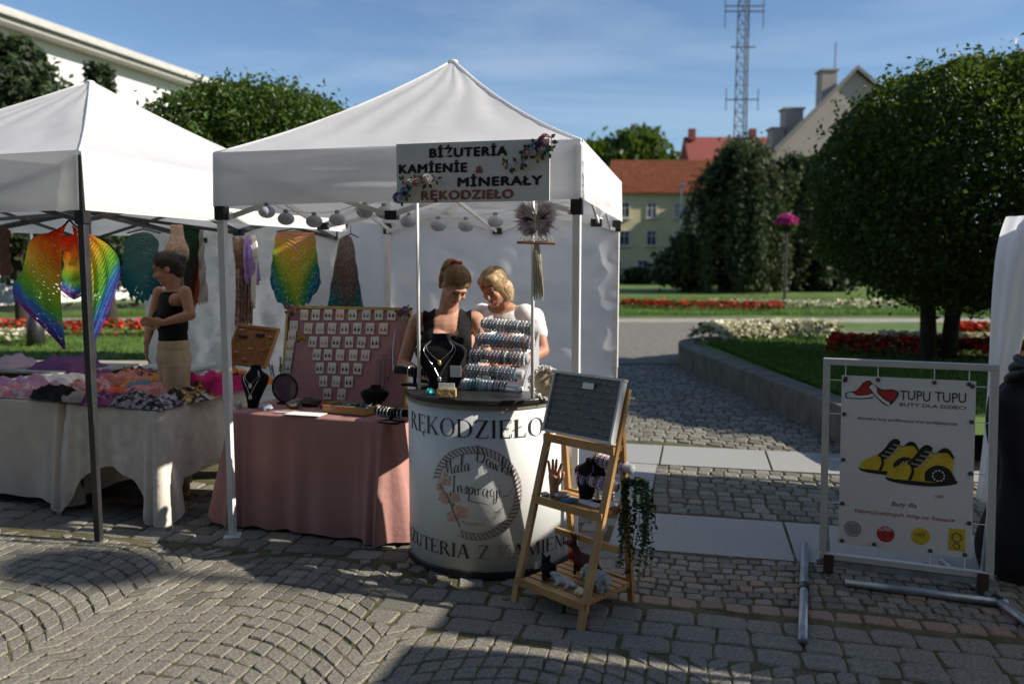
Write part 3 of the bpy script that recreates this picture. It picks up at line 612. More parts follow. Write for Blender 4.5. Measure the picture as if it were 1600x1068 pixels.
# ------------------------------------------------------------ market tents
def tent(name, label, C4, zb, zt, peak, legmat, legw=.045, sides=(1, 1, 1, 1), legs=(1, 1, 1, 1), zfoot=0, foot=True, legtop=None, seed=0):
    C4 = [V((x, y, 0)) for x, y in C4]; cx = sum(C4, V()) / 4; t = thing(name, label, 'tent', (cx.x, cx.y, 0)); pk = V(peak)
    up = V((0, 0, 1))
    cb = MB()
    for k in range(4):
        a, b = C4[k] + up * zt, C4[(k + 1) % 4] + up * zt; out = ((a + b) / 2 - cx); out.z = 0; out.normalize()
        def fn(s, q):
            e = lerp(a, b, s); h = .70 * q + .30 * q * q
            p = V((e.x + (pk.x - e.x) * q, e.y + (pk.y - e.y) * q, zt + (pk.z - zt) * h))
            w = math.sin(math.pi * s) * (1 - q)
            p.z += -.035 * w * math.sin(math.pi * min(1, q * 1.6)) + .010 * hn(s * 9 + k, q * 7, 0, seed) * (1 - q) * math.sin(math.pi * s) + .012 * math.sin(s * 31 + 4 * hn(s * 3, q * 3, k, seed)) * q ** 1.5 * (1 - q) * 2 + .005 * hn(s * 30, q * 24, k, seed) * q * (1 - q) * 3
            p += out * .012 * w
            return p
        cb.grid(fn, 26, 26)
    cap = MB().ell(pk - up * .006, (.035, .035, .014)).build('peak_cap', WHITE, t, True)
    cb.build('canopy', WHITE, t, True)
    for k in range(4):
        e = C4[k] + up * zt; MB().tube([V((e.x + (pk.x - e.x) * q, e.y + (pk.y - e.y) * q, zt + (pk.z - zt) * (.7 * q + .3 * q * q) + .002)) for q in [i / 14 for i in range(15)]], .008, 6).build('hip_seam', WHITE, t, True)
    for k in range(4):
        if not sides[k]: continue
        a, b = C4[k], C4[(k + 1) % 4]; out = ((a + b) / 2 - cx).normalized()
        def fv(s, q):
            p = lerp(a, b, s) + up * (zt - (zt - zb) * q); e = math.sin(math.pi * s)
            bl = .012 + .016 * q * hn(s * 8 + k * 2, q * 3, 1, seed) * e + .010 * q * e * math.sin(q * 17 + s * 3) + .01 * q
            p += out * bl; p.z += (.012 * hn(s * 5, 1, k, seed)) * q * e + .004
            return p
        MB().grid(fv, 40, 10).build('valance', WHITE, t, True)
    for k in range(4):
        if not legs[k]: continue
        p = C4[k] - (C4[k] - cx).normalized() * .03; ztop = zt - .02
        L_ = MB().box(p + up * (ztop + .85) / 2, (legw, legw, ztop - .85), math.atan2(U.y, U.x)).build('leg', legmat, t, bevel=.005)
        MB().box(p + up * .432, (legw * .78, legw * .78, .835), math.atan2(U.y, U.x)).build('lower_tube', legmat, L_)
        if foot: MB().box(p + up * .008, (.1, .1, .014), .2, bev=.003).build('foot', legmat, L_)
        MB().box(p + up * (zb - .03), (legw * 1.35, legw * 1.35, .09), math.atan2(U.y, U.x), bev=.006).build('slider', BLACKP, L_)
    for k in range(4):
        a, b = C4[k] - (C4[k] - cx).normalized() * .04, C4[(k + 1) % 4] - (C4[(k + 1) % 4] - cx).normalized() * .04; hi, lo = zt - .05, zb - .06
        inn = ((a + b) / 2 - cx).normalized() * -.03
        for s0, s1, z0, z1, o_ in ((0, .5, hi, lo, 0), (0, .5, lo, hi, 1), (.5, 1, lo, hi, 0), (.5, 1, hi, lo, 1)):
            MB().bar(lerp(a, b, s0) + up * z0 + inn * (o_ + .2), lerp(a, b, s1) + up * z1 + inn * (o_ + .2), .014, .028).build('truss_bar', legmat, t)
        m_ = lerp(a, b, .5); MB().box(m_ + up * lo + inn * .7, (.07, .05, .05), math.atan2(U.y, U.x)).build('joint', BLACKP, t)
        MB().bar(m_ + up * lo + inn * 2, V((cx.x, cx.y, zb + .12)), .014, .026).build('roof_bar', legmat, t)
        MB().bar(m_ + up * hi + inn * 2, V((cx.x, cx.y, zb + .34)), .014, .026).build('roof_bar', legmat, t)
    MB().bar((cx.x, cx.y, zb - .02), (pk.x, pk.y, pk.z - .06), .035, .035).build('centre_post', legmat, t)
    return t, C4
MT, MC = tent('market_tent', 'white market tent with white legs in the centre', [(-1.74, 4.74), (.36, 4.25), (.85, 6.35), (-1.06, 6.8)], 2.0, 2.31, (-.40, 5.55, 3.04), STEELW, seed=1)
LT, LC = tent('market_tent', 'white market tent with black legs at the left edge', [(-5.33, 5.53), (-2.47, 4.63), (-1.57, 7.49), (-4.43, 8.39)], 1.97, 2.31, (-3.38, 6.55, 3.13), STEELB, seed=2, foot=False)
RT, RC = tent('market_tent', 'white market tent mostly outside the right edge, its curtain tied at the corner', [(3.02, 2.82), (5.90, 1.98), (6.74, 4.86), (3.86, 5.70)], 1.80, 2.08, (4.88, 3.84, 2.9), STEELW, seed=3, sides=(1, 1, 1, 1))
NT, NC = tent('market_tent', 'white market tent outside the frame at right, nearest the viewer', [(2.1, -.2), (4.98, -1.04), (5.82, 1.84), (2.94, 2.68)], 1.80, 2.08, (3.96, .82, 2.9), STEELW, seed=4)
def curtain(parent, a, b, z0, z1, mat, folds=9, amp=.03, nu=70, nv=30, seed=0, name='side_wall', crease=.012):
    a, b = V((*a, 0)), V((*b, 0)); d = (b - a).normalized(); n = V((-d.y, d.x, 0))
    def fn(s, q):
        p = lerp(a, b, s); p.z = z1 - (z1 - z0) * q
        w = amp * (.25 + .75 * q) * (math.sin(s * folds * 6.28 + 1.2 * math.sin(q * 2 + seed)) * .5 + hn(s * 7 + seed, q * 3, seed) * 1.2) + crease * hn(s * 22, q * 16, 2, seed) + crease * .6 * hn(s * 41, q * 37, 1, seed + 3)
        return p + n * w
    return MB().grid(fn, nu, nv).build(name, mat, parent, True)
curtain(MT, (.83, 6.31), (-1.4, 6.86), .03, 2.06, WALLM, 4, .035, 90, 60, 1, 'back_wall')
curtain(LT, (-1.45, 7.4), (-3.72, 8.08), .05, 2.0, SILVER, 5, .03, 80, 50, 2, 'back_wall')
# tied curtain at the corner of the right tent
tw = MB()
cc = [at(1606, 338, 5.68), at(1592, 400, 5.66), at(1575, 520, 5.6), at(1556, 660, 5.55), at(1540, 790, 5.5)]; c2 = cr(cc, 24)
def cf(s, q):
    p = c2[min(24, int(q * 24))]; r = .115 + .02 * math.sin(q * 6) - .05 * q; a = s * 6.283
    return p + V((math.cos(a) * r * (1 + .18 * math.sin(a * 5 + q * 2)), math.sin(a) * r * (1 + .18 * math.sin(a * 5 + q * 2)), 0))
tw.grid(cf, 48, 24).build('curtain', WALLM, RT, True)

# ------------------------------------------------------------ lettering
def text_geo(s, size=1.0, bold=0.0, space=1.0, align='CENTER', shear=0):
    cu = bpy.data.curves.new('t', 'FONT'); cu.body = s; cu.size = size; cu.offset = bold * size; cu.space_character = space; cu.align_x = align; cu.shear = shear; cu.resolution_u = 4
    o = bpy.data.objects.new('t', cu); COL.objects.link(o); dg = bpy.context.evaluated_depsgraph_get(); me = o.evaluated_get(dg).to_mesh()
    v = [tuple(x.co) for x in me.vertices]; f = [tuple(p.vertices) for p in me.polygons]
    o.evaluated_get(dg).to_mesh_clear(); bpy.data.objects.remove(o); bpy.data.curves.remove(cu); return v, f
def put_text(mb, s, size, fn, m=0, width=None, **k):
    """set text through fn(x, y) -> point; scaled to a width when given"""
    v, f = text_geo(s, size, **k)
    if not v: return
    x0 = min(p[0] for p in v); x1 = max(p[0] for p in v); sc = width / (x1 - x0) if width else 1; mid = (x0 + x1) / 2 if width else 0
    mb.add([fn((p[0] - mid) * sc, p[1]) for p in v], f, m)
# a small set of roman capitals with thick stems, thin arms and serifs: pieces as (quad strips)
def serif_word(word, h):
    """flat pieces of roman capitals, cap height h; returns list of polygons (each a list of (x, y)) and the total width"""
    T, t, S = .135, .045, .05; out = []; x = 0
    def rect(x0, y0, x1, y1): return [(x0, y0), (x1, y0), (x1, y1), (x0, y1)]
    def stem(x0, y0=0, y1=1, w=T): return [rect(x0, y0, x0 + w, y1), rect(x0 - S, y0, x0 + w + S, y0 + .035), rect(x0 - S, y1 - .035, x0 + w + S, y1)]
    def arc(cx, cy, rx, ry, a0, a1, w0=T, w1=t, n=14):
        ps = []
        for i in range(n):
            q = []
            for j in (i, i + 1):
                a = R(a0 + (a1 - a0) * j / n); w = t + (w0 - t) * abs(math.cos(a)) ** 1.5
                q.append(((cx + rx * math.cos(a), cy + ry * math.sin(a)), (cx + (rx - w) * math.cos(a), cy + (ry - t) * math.sin(a))))
            ps.append([q[0][0], q[1][0], q[1][1], q[0][1]])
        return ps
    def diag(x0, y0, x1, y1, w): return [[(x0, y0), (x0 + w, y0), (x1 + w, y1), (x1, y1)]]
    for ch in word:
        p = []; w = .7; b = {'Ę': 'E', 'Ł': 'L', 'Ż': 'Z'}.get(ch, ch)
        if b == 'R': p = stem(.05) + arc(.2, .75, .38, .25, -90, 90) + [rect(.18, .955, .24, 1), rect(.18, .5, .24, .545)] + diag(.62, 0, .3, .52, .15) + [rect(.6, 0, .84, .035)]; w = .82
        elif b == 'E': p = stem(.05) + [rect(.1, .955, .6, 1), rect(.1, 0, .62, .045), rect(.1, .49, .46, .535), rect(.56, .8, .6, 1), rect(.58, 0, .62, .22), rect(.43, .41, .46, .61)]; w = .7
        elif b == 'K': p = stem(.05) + diag(.2, .42, .62, .98, .06) + diag(.6, 0, .27, .5, .15) + [rect(.5, .965, .8, 1), rect(.56, 0, .86, .035)]; w = .84
        elif b == 'O': p = arc(.42, .5, .42, .52, 0, 360, n=32); w = .88
        elif b == 'D': p = stem(.05) + arc(.28, .5, .5, .5, -90, 90, n=20) + [rect(.15, .955, .3, 1), rect(.15, 0, .3, .045)]; w = .84
        elif b == 'Z': p = [rect(.05, .955, .64, 1), rect(.03, 0, .66, .045), rect(.05, .8, .09, 1), rect(.62, 0, .66, .22)] + diag(.03, .03, .49, .97, .16); w = .72
        elif b == 'I': p = stem(.07); w = .32
        elif b == 'L': p = stem(.05) + [rect(.1, 0, .6, .045), rect(.56, 0, .6, .24)]; w = .66
        elif b == 'B': p = stem(.05) + arc(.2, .76, .34, .24, -90, 90) + arc(.2, .27, .42, .27, -90, 90) + [rect(.15, .955, .24, 1), rect(.15, .5, .24, .545), rect(.15, 0, .24, .045)]; w = .7
        elif b == 'U': p = [rect(.07, .3, .07 + T, 1), rect(.62, .3, .67, 1), rect(.0, .965, .28, 1), rect(.54, .965, .75, 1)] + arc(.37, .32, .3, .33, 180, 360); w = .8
        elif b == 'T': p = stem(.29) + [rect(.02, .955, .7, 1), rect(.02, .78, .06, 1), rect(.66, .78, .7, 1)]; w = .74
        elif b == 'A': p = diag(.04, 0, .34, 1, .055) + diag(.6, 0, .33, 1, .145) + [rect(.2, .3, .56, .345), rect(-.04, 0, .2, .035), rect(.52, 0, .83, .035)]; w = .84
        elif b == 'M': p = [rect(.1, 0, .15, 1), rect(.8, 0, .8 + T, 1), rect(.0, 0, .25, .035), rect(.72, 0, 1.0, .035), rect(.0, .965, .2, 1), rect(.8, .965, 1.0, 1)] + diag(.43, .02, .1, 1, .12) + diag(.44, .02, .8, 1, .055); w = 1.04
        elif b == 'N': p = [rect(.1, 0, .15, 1), rect(.66, 0, .71, 1), rect(.0, 0, .25, .035), rect(.56, .965, .81, 1), rect(.0, .965, .2, 1)] + diag(.58, 0, .08, 1, .14); w = .84
        elif b == ' ': w = .36
        if ch == 'Ę': p = p + [[(.44, 0), (.5, 0), (.46, -.14), (.4, -.14)], [(.4, -.14), (.46, -.14), (.6, -.2), (.56, -.23)]]
        if ch == 'Ł': p = p + [[(-.04, .38), (-.04, .44), (.36, .64), (.36, .58)]]
        if ch == 'Ż': p = p + [[(.29, 1.08), (.41, 1.08), (.41, 1.2), (.29, 1.2)]]
        out += [[(x + a, y) for a, y in q] for q in p]; x += w + .06
    return [[(a * h, y * h) for a, y in q] for q in out], x * h
# cursive hand: each letter as pen strokes
PEN = {'M': [[(0, 0), (.12, .5), (.2, 1), (.26, .5), (.36, .1), (.5, .6), (.6, 1), (.62, .5), (.7, .02), (.82, .1)], [(0, 0), (-.06, .06), (-.04, .14)]],
 'D': [[(.25, 1), (.2, .5), (.16, .05)], [(.0, .85), (.2, 1.05), (.55, .95), (.75, .55), (.55, .12), (.2, .0), (.02, .1), (.1, .2)]],
 'I': [[(.0, .98), (.18, 1.02), (.36, 1)], [(.2, 1), (.16, .5), (.14, .02)], [(.0, .02), (.15, 0), (.32, .04)]],
 'a': [[(.36, .42), (.2, .48), (.04, .28), (.08, .03), (.22, .05), (.36, .42), (.34, .08), (.42, .0), (.52, .1)]],
 'ł': [[(.0, .1), (.2, .6), (.26, 1), (.16, 1.02), (.1, .6), (.1, .1), (.2, 0), (.32, .1)], [(-.02, .48), (.3, .66)]],
 'w': [[(0, .42), (.06, .1), (.14, .02), (.24, .4), (.28, .06), (.38, .02), (.5, .44), (.6, .4)]],
 'k': [[(0, .1), (.2, .7), (.22, 1.05), (.12, 1.0), (.08, .4), (.06, 0)], [(.36, .46), (.1, .22), (.3, .12), (.4, -.02), (.5, .06)]],
 'n': [[(0, .42), (.05, .0), (.08, .26), (.22, .46), (.3, .3), (.3, .04), (.4, .04)]],
 's': [[(0, .06), (.2, .5), (.26, .2), (.14, -.02), (.04, .06)], [(.26, .1), (.36, .08)]],
 'p': [[(.02, .44), (.06, .1), (.02, -.42)], [(.05, .2), (.2, .48), (.34, .3), (.22, .02), (.06, .1)]],
 'i': [[(.04, .44), (.04, .1), (.12, .0), (.22, .12)], [(.06, .64), (.07, .68)]],
 'r': [[(.02, .44), (.05, .0), (.06, .26), (.2, .46), (.28, .4)]],
 'c': [[(.3, .4), (.16, .46), (.02, .24), (.12, .0), (.32, .1)]],
 'j': [[(.1, .44), (.1, -.2), (.0, -.42), (-.1, -.3), (.2, .02)], [(.11, .64), (.12, .68)]]}
ADV = {'M': .9, 'D': .85, 'I': .45, 'w': .66, ' ': .3, 'ł': .34, 'i': .24, 'j': .28, 'r': .32, 's': .36, 'c': .36, 'a': .54}
def cursive(mb, word, h, fn, w=.05, m=0, width=None):
    x = 0; st = []
    for ch in word:
        for s_ in PEN.get(ch, []): st.append([(x + a, y) for a, y in s_])
        x += ADV.get(ch, .46)
    sc = (width / x) if width else h
    for kk, s_ in enumerate(st):
        c = cr([(a * sc - x * sc / 2, y * h, 0) for a, y in s_], max(6, 5 * len(s_))); n = len(c); vs = []
        for i, p in enumerate(c):
            d = (c[min(i + 1, n - 1)] - c[max(i - 1, 0)]); d.normalize(); ww = w * h * (.45 + .9 * max(0, -d.y)) ; nn = V((-d.y, d.x, 0)) * ww * .5
            vs += [fn(*(p + nn).xy, kk * .00004 + i * .000004), fn(*(p - nn).xy, kk * .00004 + i * .000004)]
        mb.add(vs, [(2 * i, 2 * i + 1, 2 * i + 3, 2 * i + 2) for i in range(n - 1)], m)
# ------------------------------------------------------------ promotional counter with its header sign
CC = V((-.12, 4.55)); CR = .475; HC = .935; FA = math.atan2(-1, -.12)     # arc centre, radius, height, facing angle
def arcp(a, z, r=CR): an = FA + a; return V((CC.x + math.cos(an) * r, CC.y + math.sin(an) * r, z))
ct = thing('promotional_counter', 'white curved counter printed with a rope ring and lettering, black top', 'counter', (CC.x, CC.y, 0))
AM = 1.25
MB().grid(lambda s, q: arcp(-AM + 2 * AM * s, .045 + (HC - .045) * q), 48, 2).build('front_panel', BANNER, ct, True, solid=.004)
def dshape(r, z0, z1, mb):
    n = 40; pts = [arcp(-AM + 2 * AM * i / n, z0, r) for i in range(n + 1)]; mb.prism(pts, (0, 0, z1 - z0)); return mb
dshape(CR + .022, HC, HC + .032, MB()).build('counter_top', M('black_laminate', (.02, .02, .02), .3, .2, 8), ct, bevel=.008)
dshape(CR + .012, .005, .046, MB()).build('base', BLACKP, ct, bevel=.006)
dshape(CR + .008, HC - .022, HC - .001, MB()).build('rim', M('grey_rim', (.20, .19, .16), .5), ct)
def onc(x, y, dz=0):      # x along the arc in metres, y height, on the printed face
    return arcp(x / CR, y, CR + .0045 + dz)
def serif_on(mb, word, x0, width, y, h, tilt=0):
    ps, w = serif_word(word, h); sc = width / w
    for i, q in enumerate(ps): mb.add([onc(x0 + a * sc, y + b, i % 7 * .00025) for a, b in q], [tuple(range(len(q)))])
mb = MB(); serif_on(mb, 'RĘKODZIEŁO', -.49, .86, .765, .095); mb.build('lettering', INKB, ct)
mb = MB(); serif_on(mb, 'BIŻUTERIA Z KAMIENI', -.60, 1.16, .118, .074); mb.build('lettering', INKB, ct)
rope = MB(); RC_, RR = (-.02, .47), .232
for i in range(64):
    a = i / 64 * 6.283
    if 2.75 < a < 3.9 and not (a < 2.9): continue
    if 3.9 <= a < 4.32: continue
    q = []
    for da, dr in ((-.062, -.016), (-.02, -.017), (.062, .016), (.02, .017)): q.append(onc(RC_[0] + (RR + dr) * math.cos(a + da), RC_[1] + (RR + dr) * math.sin(a + da), .0003 * (i % 2)))
    rope.add(q, [(0, 1, 2, 3)])
for rr_ in (RR - .019, RR + .017):
    for i in range(100):
        a0, a1 = i / 100 * 6.283, (i + 1) / 100 * 6.283
        if 2.9 < a0 < 4.3: continue
        rope.add([onc(RC_[0] + r_ * math.cos(a), RC_[1] + r_ * math.sin(a), .0008) for r_, a in ((rr_, a0), (rr_ + .003, a0), (rr_ + .003, a1), (rr_, a1))], [(0, 1, 2, 3)])
rope.build('rope_ring', ROPEI, ct)
mb = MB()
cursive(mb, 'Mała', .085, lambda x, y, d=0: onc(-.115 + x, .575 + y + .25 * x, d + .0004), .05, width=.155)
cursive(mb, 'Dawka', .085, lambda x, y, d=0: onc(.085 + x, .6 + y - .45 * x, d + .0004), .05, width=.2)
cursive(mb, 'Inspiracji', .085, lambda x, y, d=0: onc(-.01 + x, .462 + y - .08 * x, d + .0004), .05, width=.27)
fl_ = cr([(-.06, .43, 0), (0, .42, 0), (.05, .41, 0), (.09, .37, 0), (.13, .40, 0), (.13, .45, 0), (.16, .46, 0), (.18, .5, 0)], 40)
for i in range(40): p, q = fl_[i], fl_[i + 1]; mb.add([onc(p.x, p.y, .0005), onc(p.x, p.y + .003, .0005), onc(q.x, q.y + .003, .0005), onc(q.x, q.y, .0005)], [(0, 1, 2, 3)])
mb.build('script_lettering', INK, ct)
mb = MB()
for i, ch in enumerate('ALEKSANDRA CIROŃ'):
    a = -1.95 + i * .088; r_ = .175
    if ch != ' ': put_text(mb, ch, .026, lambda x, y: onc(RC_[0] + (r_ - .0) * math.cos(a) - (x * math.sin(a)) - y * math.cos(a), RC_[1] + r_ * math.sin(a) + x * math.cos(a) - y * math.sin(a) , .0005))
mb.build('small_lettering', ROPEI, ct)
bl = MB()            # blossom branch print
for x, y, s, a in ((-.185, .53, .036, .3), (-.195, .43, .036, 1.1), (-.13, .44, .028, 2), (-.095, .365, .04, .6), (-.15, .335, .03, 1.7), (-.225, .485, .024, .2)):
    for k in range(5):
        b_ = a + k * 1.257; c_ = (x + math.cos(b_) * s * .55, y + math.sin(b_) * s * .55)
        bl.add([onc(c_[0] + math.cos(b_ + t * 6.283 / 10) * s * .5, c_[1] + math.sin(b_ + t * 6.283 / 10) * s * .42, .0006 + k * .00015) for t in range(10)], [tuple(range(10))])
bl.build('blossom_print', M('blossom_print', (.66, .36, .28), .6, .2, 40, col2=(.74, .5, .42)), ct)
br = MB(); bc = cr([(-.225, .5, 0), (-.19, .46, 0), (-.16, .42, 0), (-.14, .37, 0), (-.12, .33, 0), (-.10, .285, 0)], 24)
for i in range(24): p, q = bc[i], bc[i + 1]; br.add([onc(p.x - .003, p.y, .0016), onc(p.x + .003, p.y, .0016), onc(q.x + .003, q.y, .0016), onc(q.x - .003, q.y, .0016)], [(0, 1, 2, 3)])
br.build('branch_print', M('branch_print', (.12, .07, .05), .6, .2, 30), ct)
lf = MB()
for x, y in ((-.155, .455), (-.14, .4), (-.165, .415)): lf.add([onc(x, y - .014, .002), onc(x + .01, y, .002), onc(x + .004, y + .018, .002), onc(x - .006, y + .004, .002)], [(0, 1, 2, 3)])
lf.build('leaf_print', M('leaf_print', (.22, .30, .06), .6, .2, 30), ct)
pl, pr = gr(655, 609, HC + .03), gr(832, 622, HC + .03)
for p in (pl, pr): MB().tube([p - V((0, 0, .02)), p + V((0, 0, 1.33))], .0095, 10).build('post', STEELW, ct, True)
# header sign
fu = V((.974, -.227, 0)); s0 = at(621, 318, 4.17); SW, SH = .80, .302
sg = thing('header_sign', 'white board above the counter with black lettering reading BIŻUTERIA KAMIENIE', 'sign', s0)
def ons(x, y, d=0): return s0 + fu * x + V((0, 0, y)) + V((-.227, -.974, 0)) * (.0075 + d)
MB().box(s0 + fu * SW / 2 + V((0, 0, SH / 2)), (SW, .012, SH), math.atan2(fu.y, fu.x), bev=.002).build('board', PAPER, sg)
def sign_text(s, x, y, h, mat, w):
    mb = MB(); k_ = SW / .835
    for j, (dx, dy) in enumerate(((0, 0), (.004, 0), (-.004, 0), (.002, .0026), (-.002, -.0026))): put_text(mb, s, h * 1.38 * k_, lambda a, b: ons(x * k_ + a + dx, y * k_ + b + dy, .001 + j * .00012), width=w * k_, space=1.12)
    mb.build('lettering', mat, sg)
sign_text('BİŻUTERİA', .40, .237, .047, INK, .42)
sign_text('KAMİENİE', .205, .158, .047, INK, .375)
sign_text('&', .462, .150, .036, TERRA, .034)
sign_text('MİNERAŁY', .57, .082, .047, INK, .45)
sign_text('RĘKODZIEŁO', .392, .016, .047, TERRA, .5)
def rose(mb, c, r, m, n_=V((-.227, -.974, 0)), k=16):
    n_ = n_.normalized(); x = n_.cross(V((0, 0, 1))).normalized(); y = x.cross(n_)
    for i in range(k):
        a = i * 2.4; rr_ = r * math.sqrt((i + .6) / k); cpt = V(c) + (x * math.cos(a) + y * math.sin(a)) * rr_ * .62 + n_ * r * (.75 - .6 * i / k)
        d = ((x * math.cos(a) + y * math.sin(a)) * .8 + n_ * .5).normalized(); tx = d.cross(n_).normalized(); s = r * (.34 + .3 * i / k)
        up_ = (n_ * 1.0 + d * .55 * i / k).normalized()
        vs = [cpt - tx * s, cpt + up_ * s * .5 - tx * s * .7, cpt + up_ * s * .75, cpt + up_ * s * .5 + tx * s * .7, cpt + tx * s, cpt - up_ * s * .4 - n_ * s * .2]
        mb.add(vs, [(0, 1, 2, 5), (2, 3, 4, 5)], m)
FM = {k: M('petal_' + k, c, .7, .2, 60, trans=.2) for k, c in dict(rose=(.50, .22, .25), lilac=(.30, .24, .42), white=(.72, .68, .62), blue=(.32, .50, .58), peach=(.62, .36, .30), yellow=(.72, .55, .08), violet=(.26, .12, .34)).items()}
LEAFA = M('artificial_leaf', (.028, .09, .03), .5, .3, 30, island=.5, ivar=.4, trans=.15); LEAFO = M('olive_leaf', (.13, .15, .03), .55, .3, 30, island=.5, ivar=.4, trans=.15)
def garland(name, label, pts, nrm, leaf_r=.028):
    t = thing(name, label, 'flowers', pts[0][0]); n_ = V(nrm)
    for c, r, col in pts:
        mb = MB(); rose(mb, V(c), r * 1.1, 0, n_, 18); mb.build('flower', FM[col], t)
    mb = MB(); rnd = random.Random(len(label))
    for c, r, col in pts:
        for j in range(4):
            a = rnd.random() * 6.28; x = n_.cross(V((0, 0, 1))).normalized(); d = x * math.cos(a) + V((0, 0, 1)) * math.sin(a); s = max(leaf_r, r) * rnd.uniform(.7, 1.25); b0 = V(c) + d * r * .6 + n_ * .002
            tx = d.cross(n_); mb.add([b0, b0 + d * s * .5 + tx * s * .3 + n_ * s * .2, b0 + d * s + n_ * s * rnd.uniform(0, .5), b0 + d * s * .5 - tx * s * .3 + n_ * s * .2], [(0, 1, 2, 3)], int(rnd.random() < .4))
    mb.build('leaves', [LEAFA, LEAFO], t); return t
NF = V((-.227, -.974, 0)).normalized()
garland('flower_garland', 'spray of artificial roses over the upper right corner of the sign', [(ons(.785, .287, .012), .04, 'rose'), (ons(.76, .248, .012), .034, 'lilac'), (ons(.735, .262, .01), .03, 'blue'), (ons(.69, .235, .01), .026, 'rose'), (ons(.745, .212, .01), .018, 'yellow'), (ons(.64, .175, .008), .02, 'white'), (ons(.60, .17, .008), .018, 'blue'), (ons(.575, .18, .008), .014, 'rose'), (ons(.80, .243, .008), .02, 'blue'), (ons(.67, .19, .006), .012, 'violet')], NF)
garland('flower_garland', 'spray of pale artificial roses over the lower left corner of the sign', [(ons(.02, .025, .012), .036, 'lilac'), (ons(.055, .055, .012), .03, 'blue'), (ons(.085, .1, .01), .024, 'white'), (ons(.12, .1, .01), .028, 'peach'), (ons(.175, .115, .01), .032, 'white'), (ons(.05, .105, .008), .018, 'rose'), (ons(.215, .12, .006), .014, 'violet')], NF)
# paper lanterns on their cord
lan = [(417, 331, 4.66), (447, 342, 4.7), (491, 346, 4.72), (527, 343, 4.75), (570, 331, 4.6), (600, 332, 4.62), (638, 346, 4.75), (685, 352, 4.78), (728, 353, 4.8), (774, 346, 4.72)]
LANM = M('frosted_lantern', (.62, .63, .68), .4, .08, 30, trans=.4)
cpts = []
ordn = ['first', 'second', 'third', 'fourth', 'fifth', 'sixth', 'seventh', 'eighth', 'ninth', 'tenth']
for i, (u, v, Y) in enumerate(lan):
    c = at(u, v, Y); cpts += [c + V((0, 0, .05))]
    t = thing('paper_lantern', 'small pale ribbed lantern, %s from the left on the cord' % ordn[i], 'lantern', c, 'lanterns on the cord')
    mb = MB(); n = 24; k = 8; vs = []
    for a in range(k + 1):
        th = math.pi * a / k
        for j in range(n): rr_ = .041 * math.sin(th) * (1 + (.09 if j % 2 else -.05)) + .003; vs.append(c + V((math.cos(6.283 * j / n) * rr_, math.sin(6.283 * j / n) * rr_, -.036 * math.cos(th))))
    mb.add(vs, [(a * n + j, a * n + (j + 1) % n, (a + 1) * n + (j + 1) % n, (a + 1) * n + j) for a in range(k) for j in range(n)]); mb.build('shade', LANM, t, True)
    MB().lathe([(.014, .034), (.015, .05), (.006, .056)], c, 10).build('cap', M('lantern_cap', (.3, .3, .3), .5) if i == 0 else bpy.data.materials['lantern_cap'], t)
tag(MB().tube(cr([V((-1.7, 4.74, 2.0))] + cpts + [V((.3, 4.35, 2.0))], 80), .0025, 5).build('lantern_cord', PAPER), 'thin cord carrying the lanterns along the front of the tent', 'cord')
# furry butterfly hanging with its macrame tail
q0 = at(838, 346, 4.08); hg = thing('macrame_butterfly', 'fluffy grey and pink butterfly hanging with a cream cord tail', 'wall hanging', q0)
FUR = M('grey_pink_fur', (.5, .38, .41), .95, .4, 26, island=.4, ivar=.4, col2=(.75, .66, .66), spec=.1)
FURD = M('charcoal_fur', (.06, .055, .06), .95, .4, 26, island=.3, ivar=.5, spec=.1)
mb = MB(); rnd = random.Random(5)
for sx, sz, wx, wz, ang in ((-1, 1, .125, .05, .6), (1, 1, .125, .05, .6), (-1, -1, .1, .042, -.6), (1, -1, .1, .042, -.6)):
    for i in range(620):
        a = ang + rnd.gauss(0, .3); l0 = rnd.uniform(.0, .6); l1 = l0 + rnd.uniform(.25, .5); L_ = wx * rnd.uniform(.8, 1.1)
        d = fu * sx * math.cos(a) + V((0, 0, 1)) * math.sin(a); off = NF * rnd.uniform(0, .03); tn = V((0, 0, 1)) * math.cos(a) - fu * sx * math.sin(a)
        a0, a1 = q0 + d * L_ * l0 + off, q0 + d * L_ * min(1.25, l1) + off * 1.3 + tn * rnd.uniform(-.012, .012)
        mb.add([a0 - tn * .004, a0 + tn * .004, a1], [(0, 1, 2)], 1 if (sz > 0 and .25 < l1 < .75 and a < ang - .05) else 0)
mb.build('wings', [FUR, FURD], hg)
MB().caps(q0 + V((0, 0, .04)) + NF * .03, q0 - V((0, 0, .045)) + NF * .03, .008, .006).build('body', M('beige_felt', (.5, .4, .25), .9), hg)
MB().tube([q0 - fu * .1 + V((0, 0, -.105)), q0 + fu * .1 + V((0, 0, -.112))], .007, 8).build('dowel', WOODD, hg)
CREAM = M('cream_cotton_cord', (.62, .55, .38), .9, .15, 40, .5, 120)
mb = MB()
for i in range(14): s = (i - 6.5) / 6.5; mb.tube(cr([q0 + fu * s * .012 + V((0, 0, -.11)), q0 + fu * (s * .02 + .005) + V((0, 0, -.2)) + NF * .01 * math.sin(i * 2), q0 + fu * (s * .026 + .012) + V((0, 0, -.38 - .02 * math.sin(i * 1.7)))], 10), .0036, 6)
for i in range(7):
    c_ = q0 + fu * (-.07 + i * .024) + V((0, 0, -.09)); mb.tube([c_ + V((math.cos(a) * .011, 0, math.sin(a) * .011)) for a in [j * .6283 for j in range(10)]], .0025, 5, closed=True)
mb.build('cord_tail', CREAM, hg)
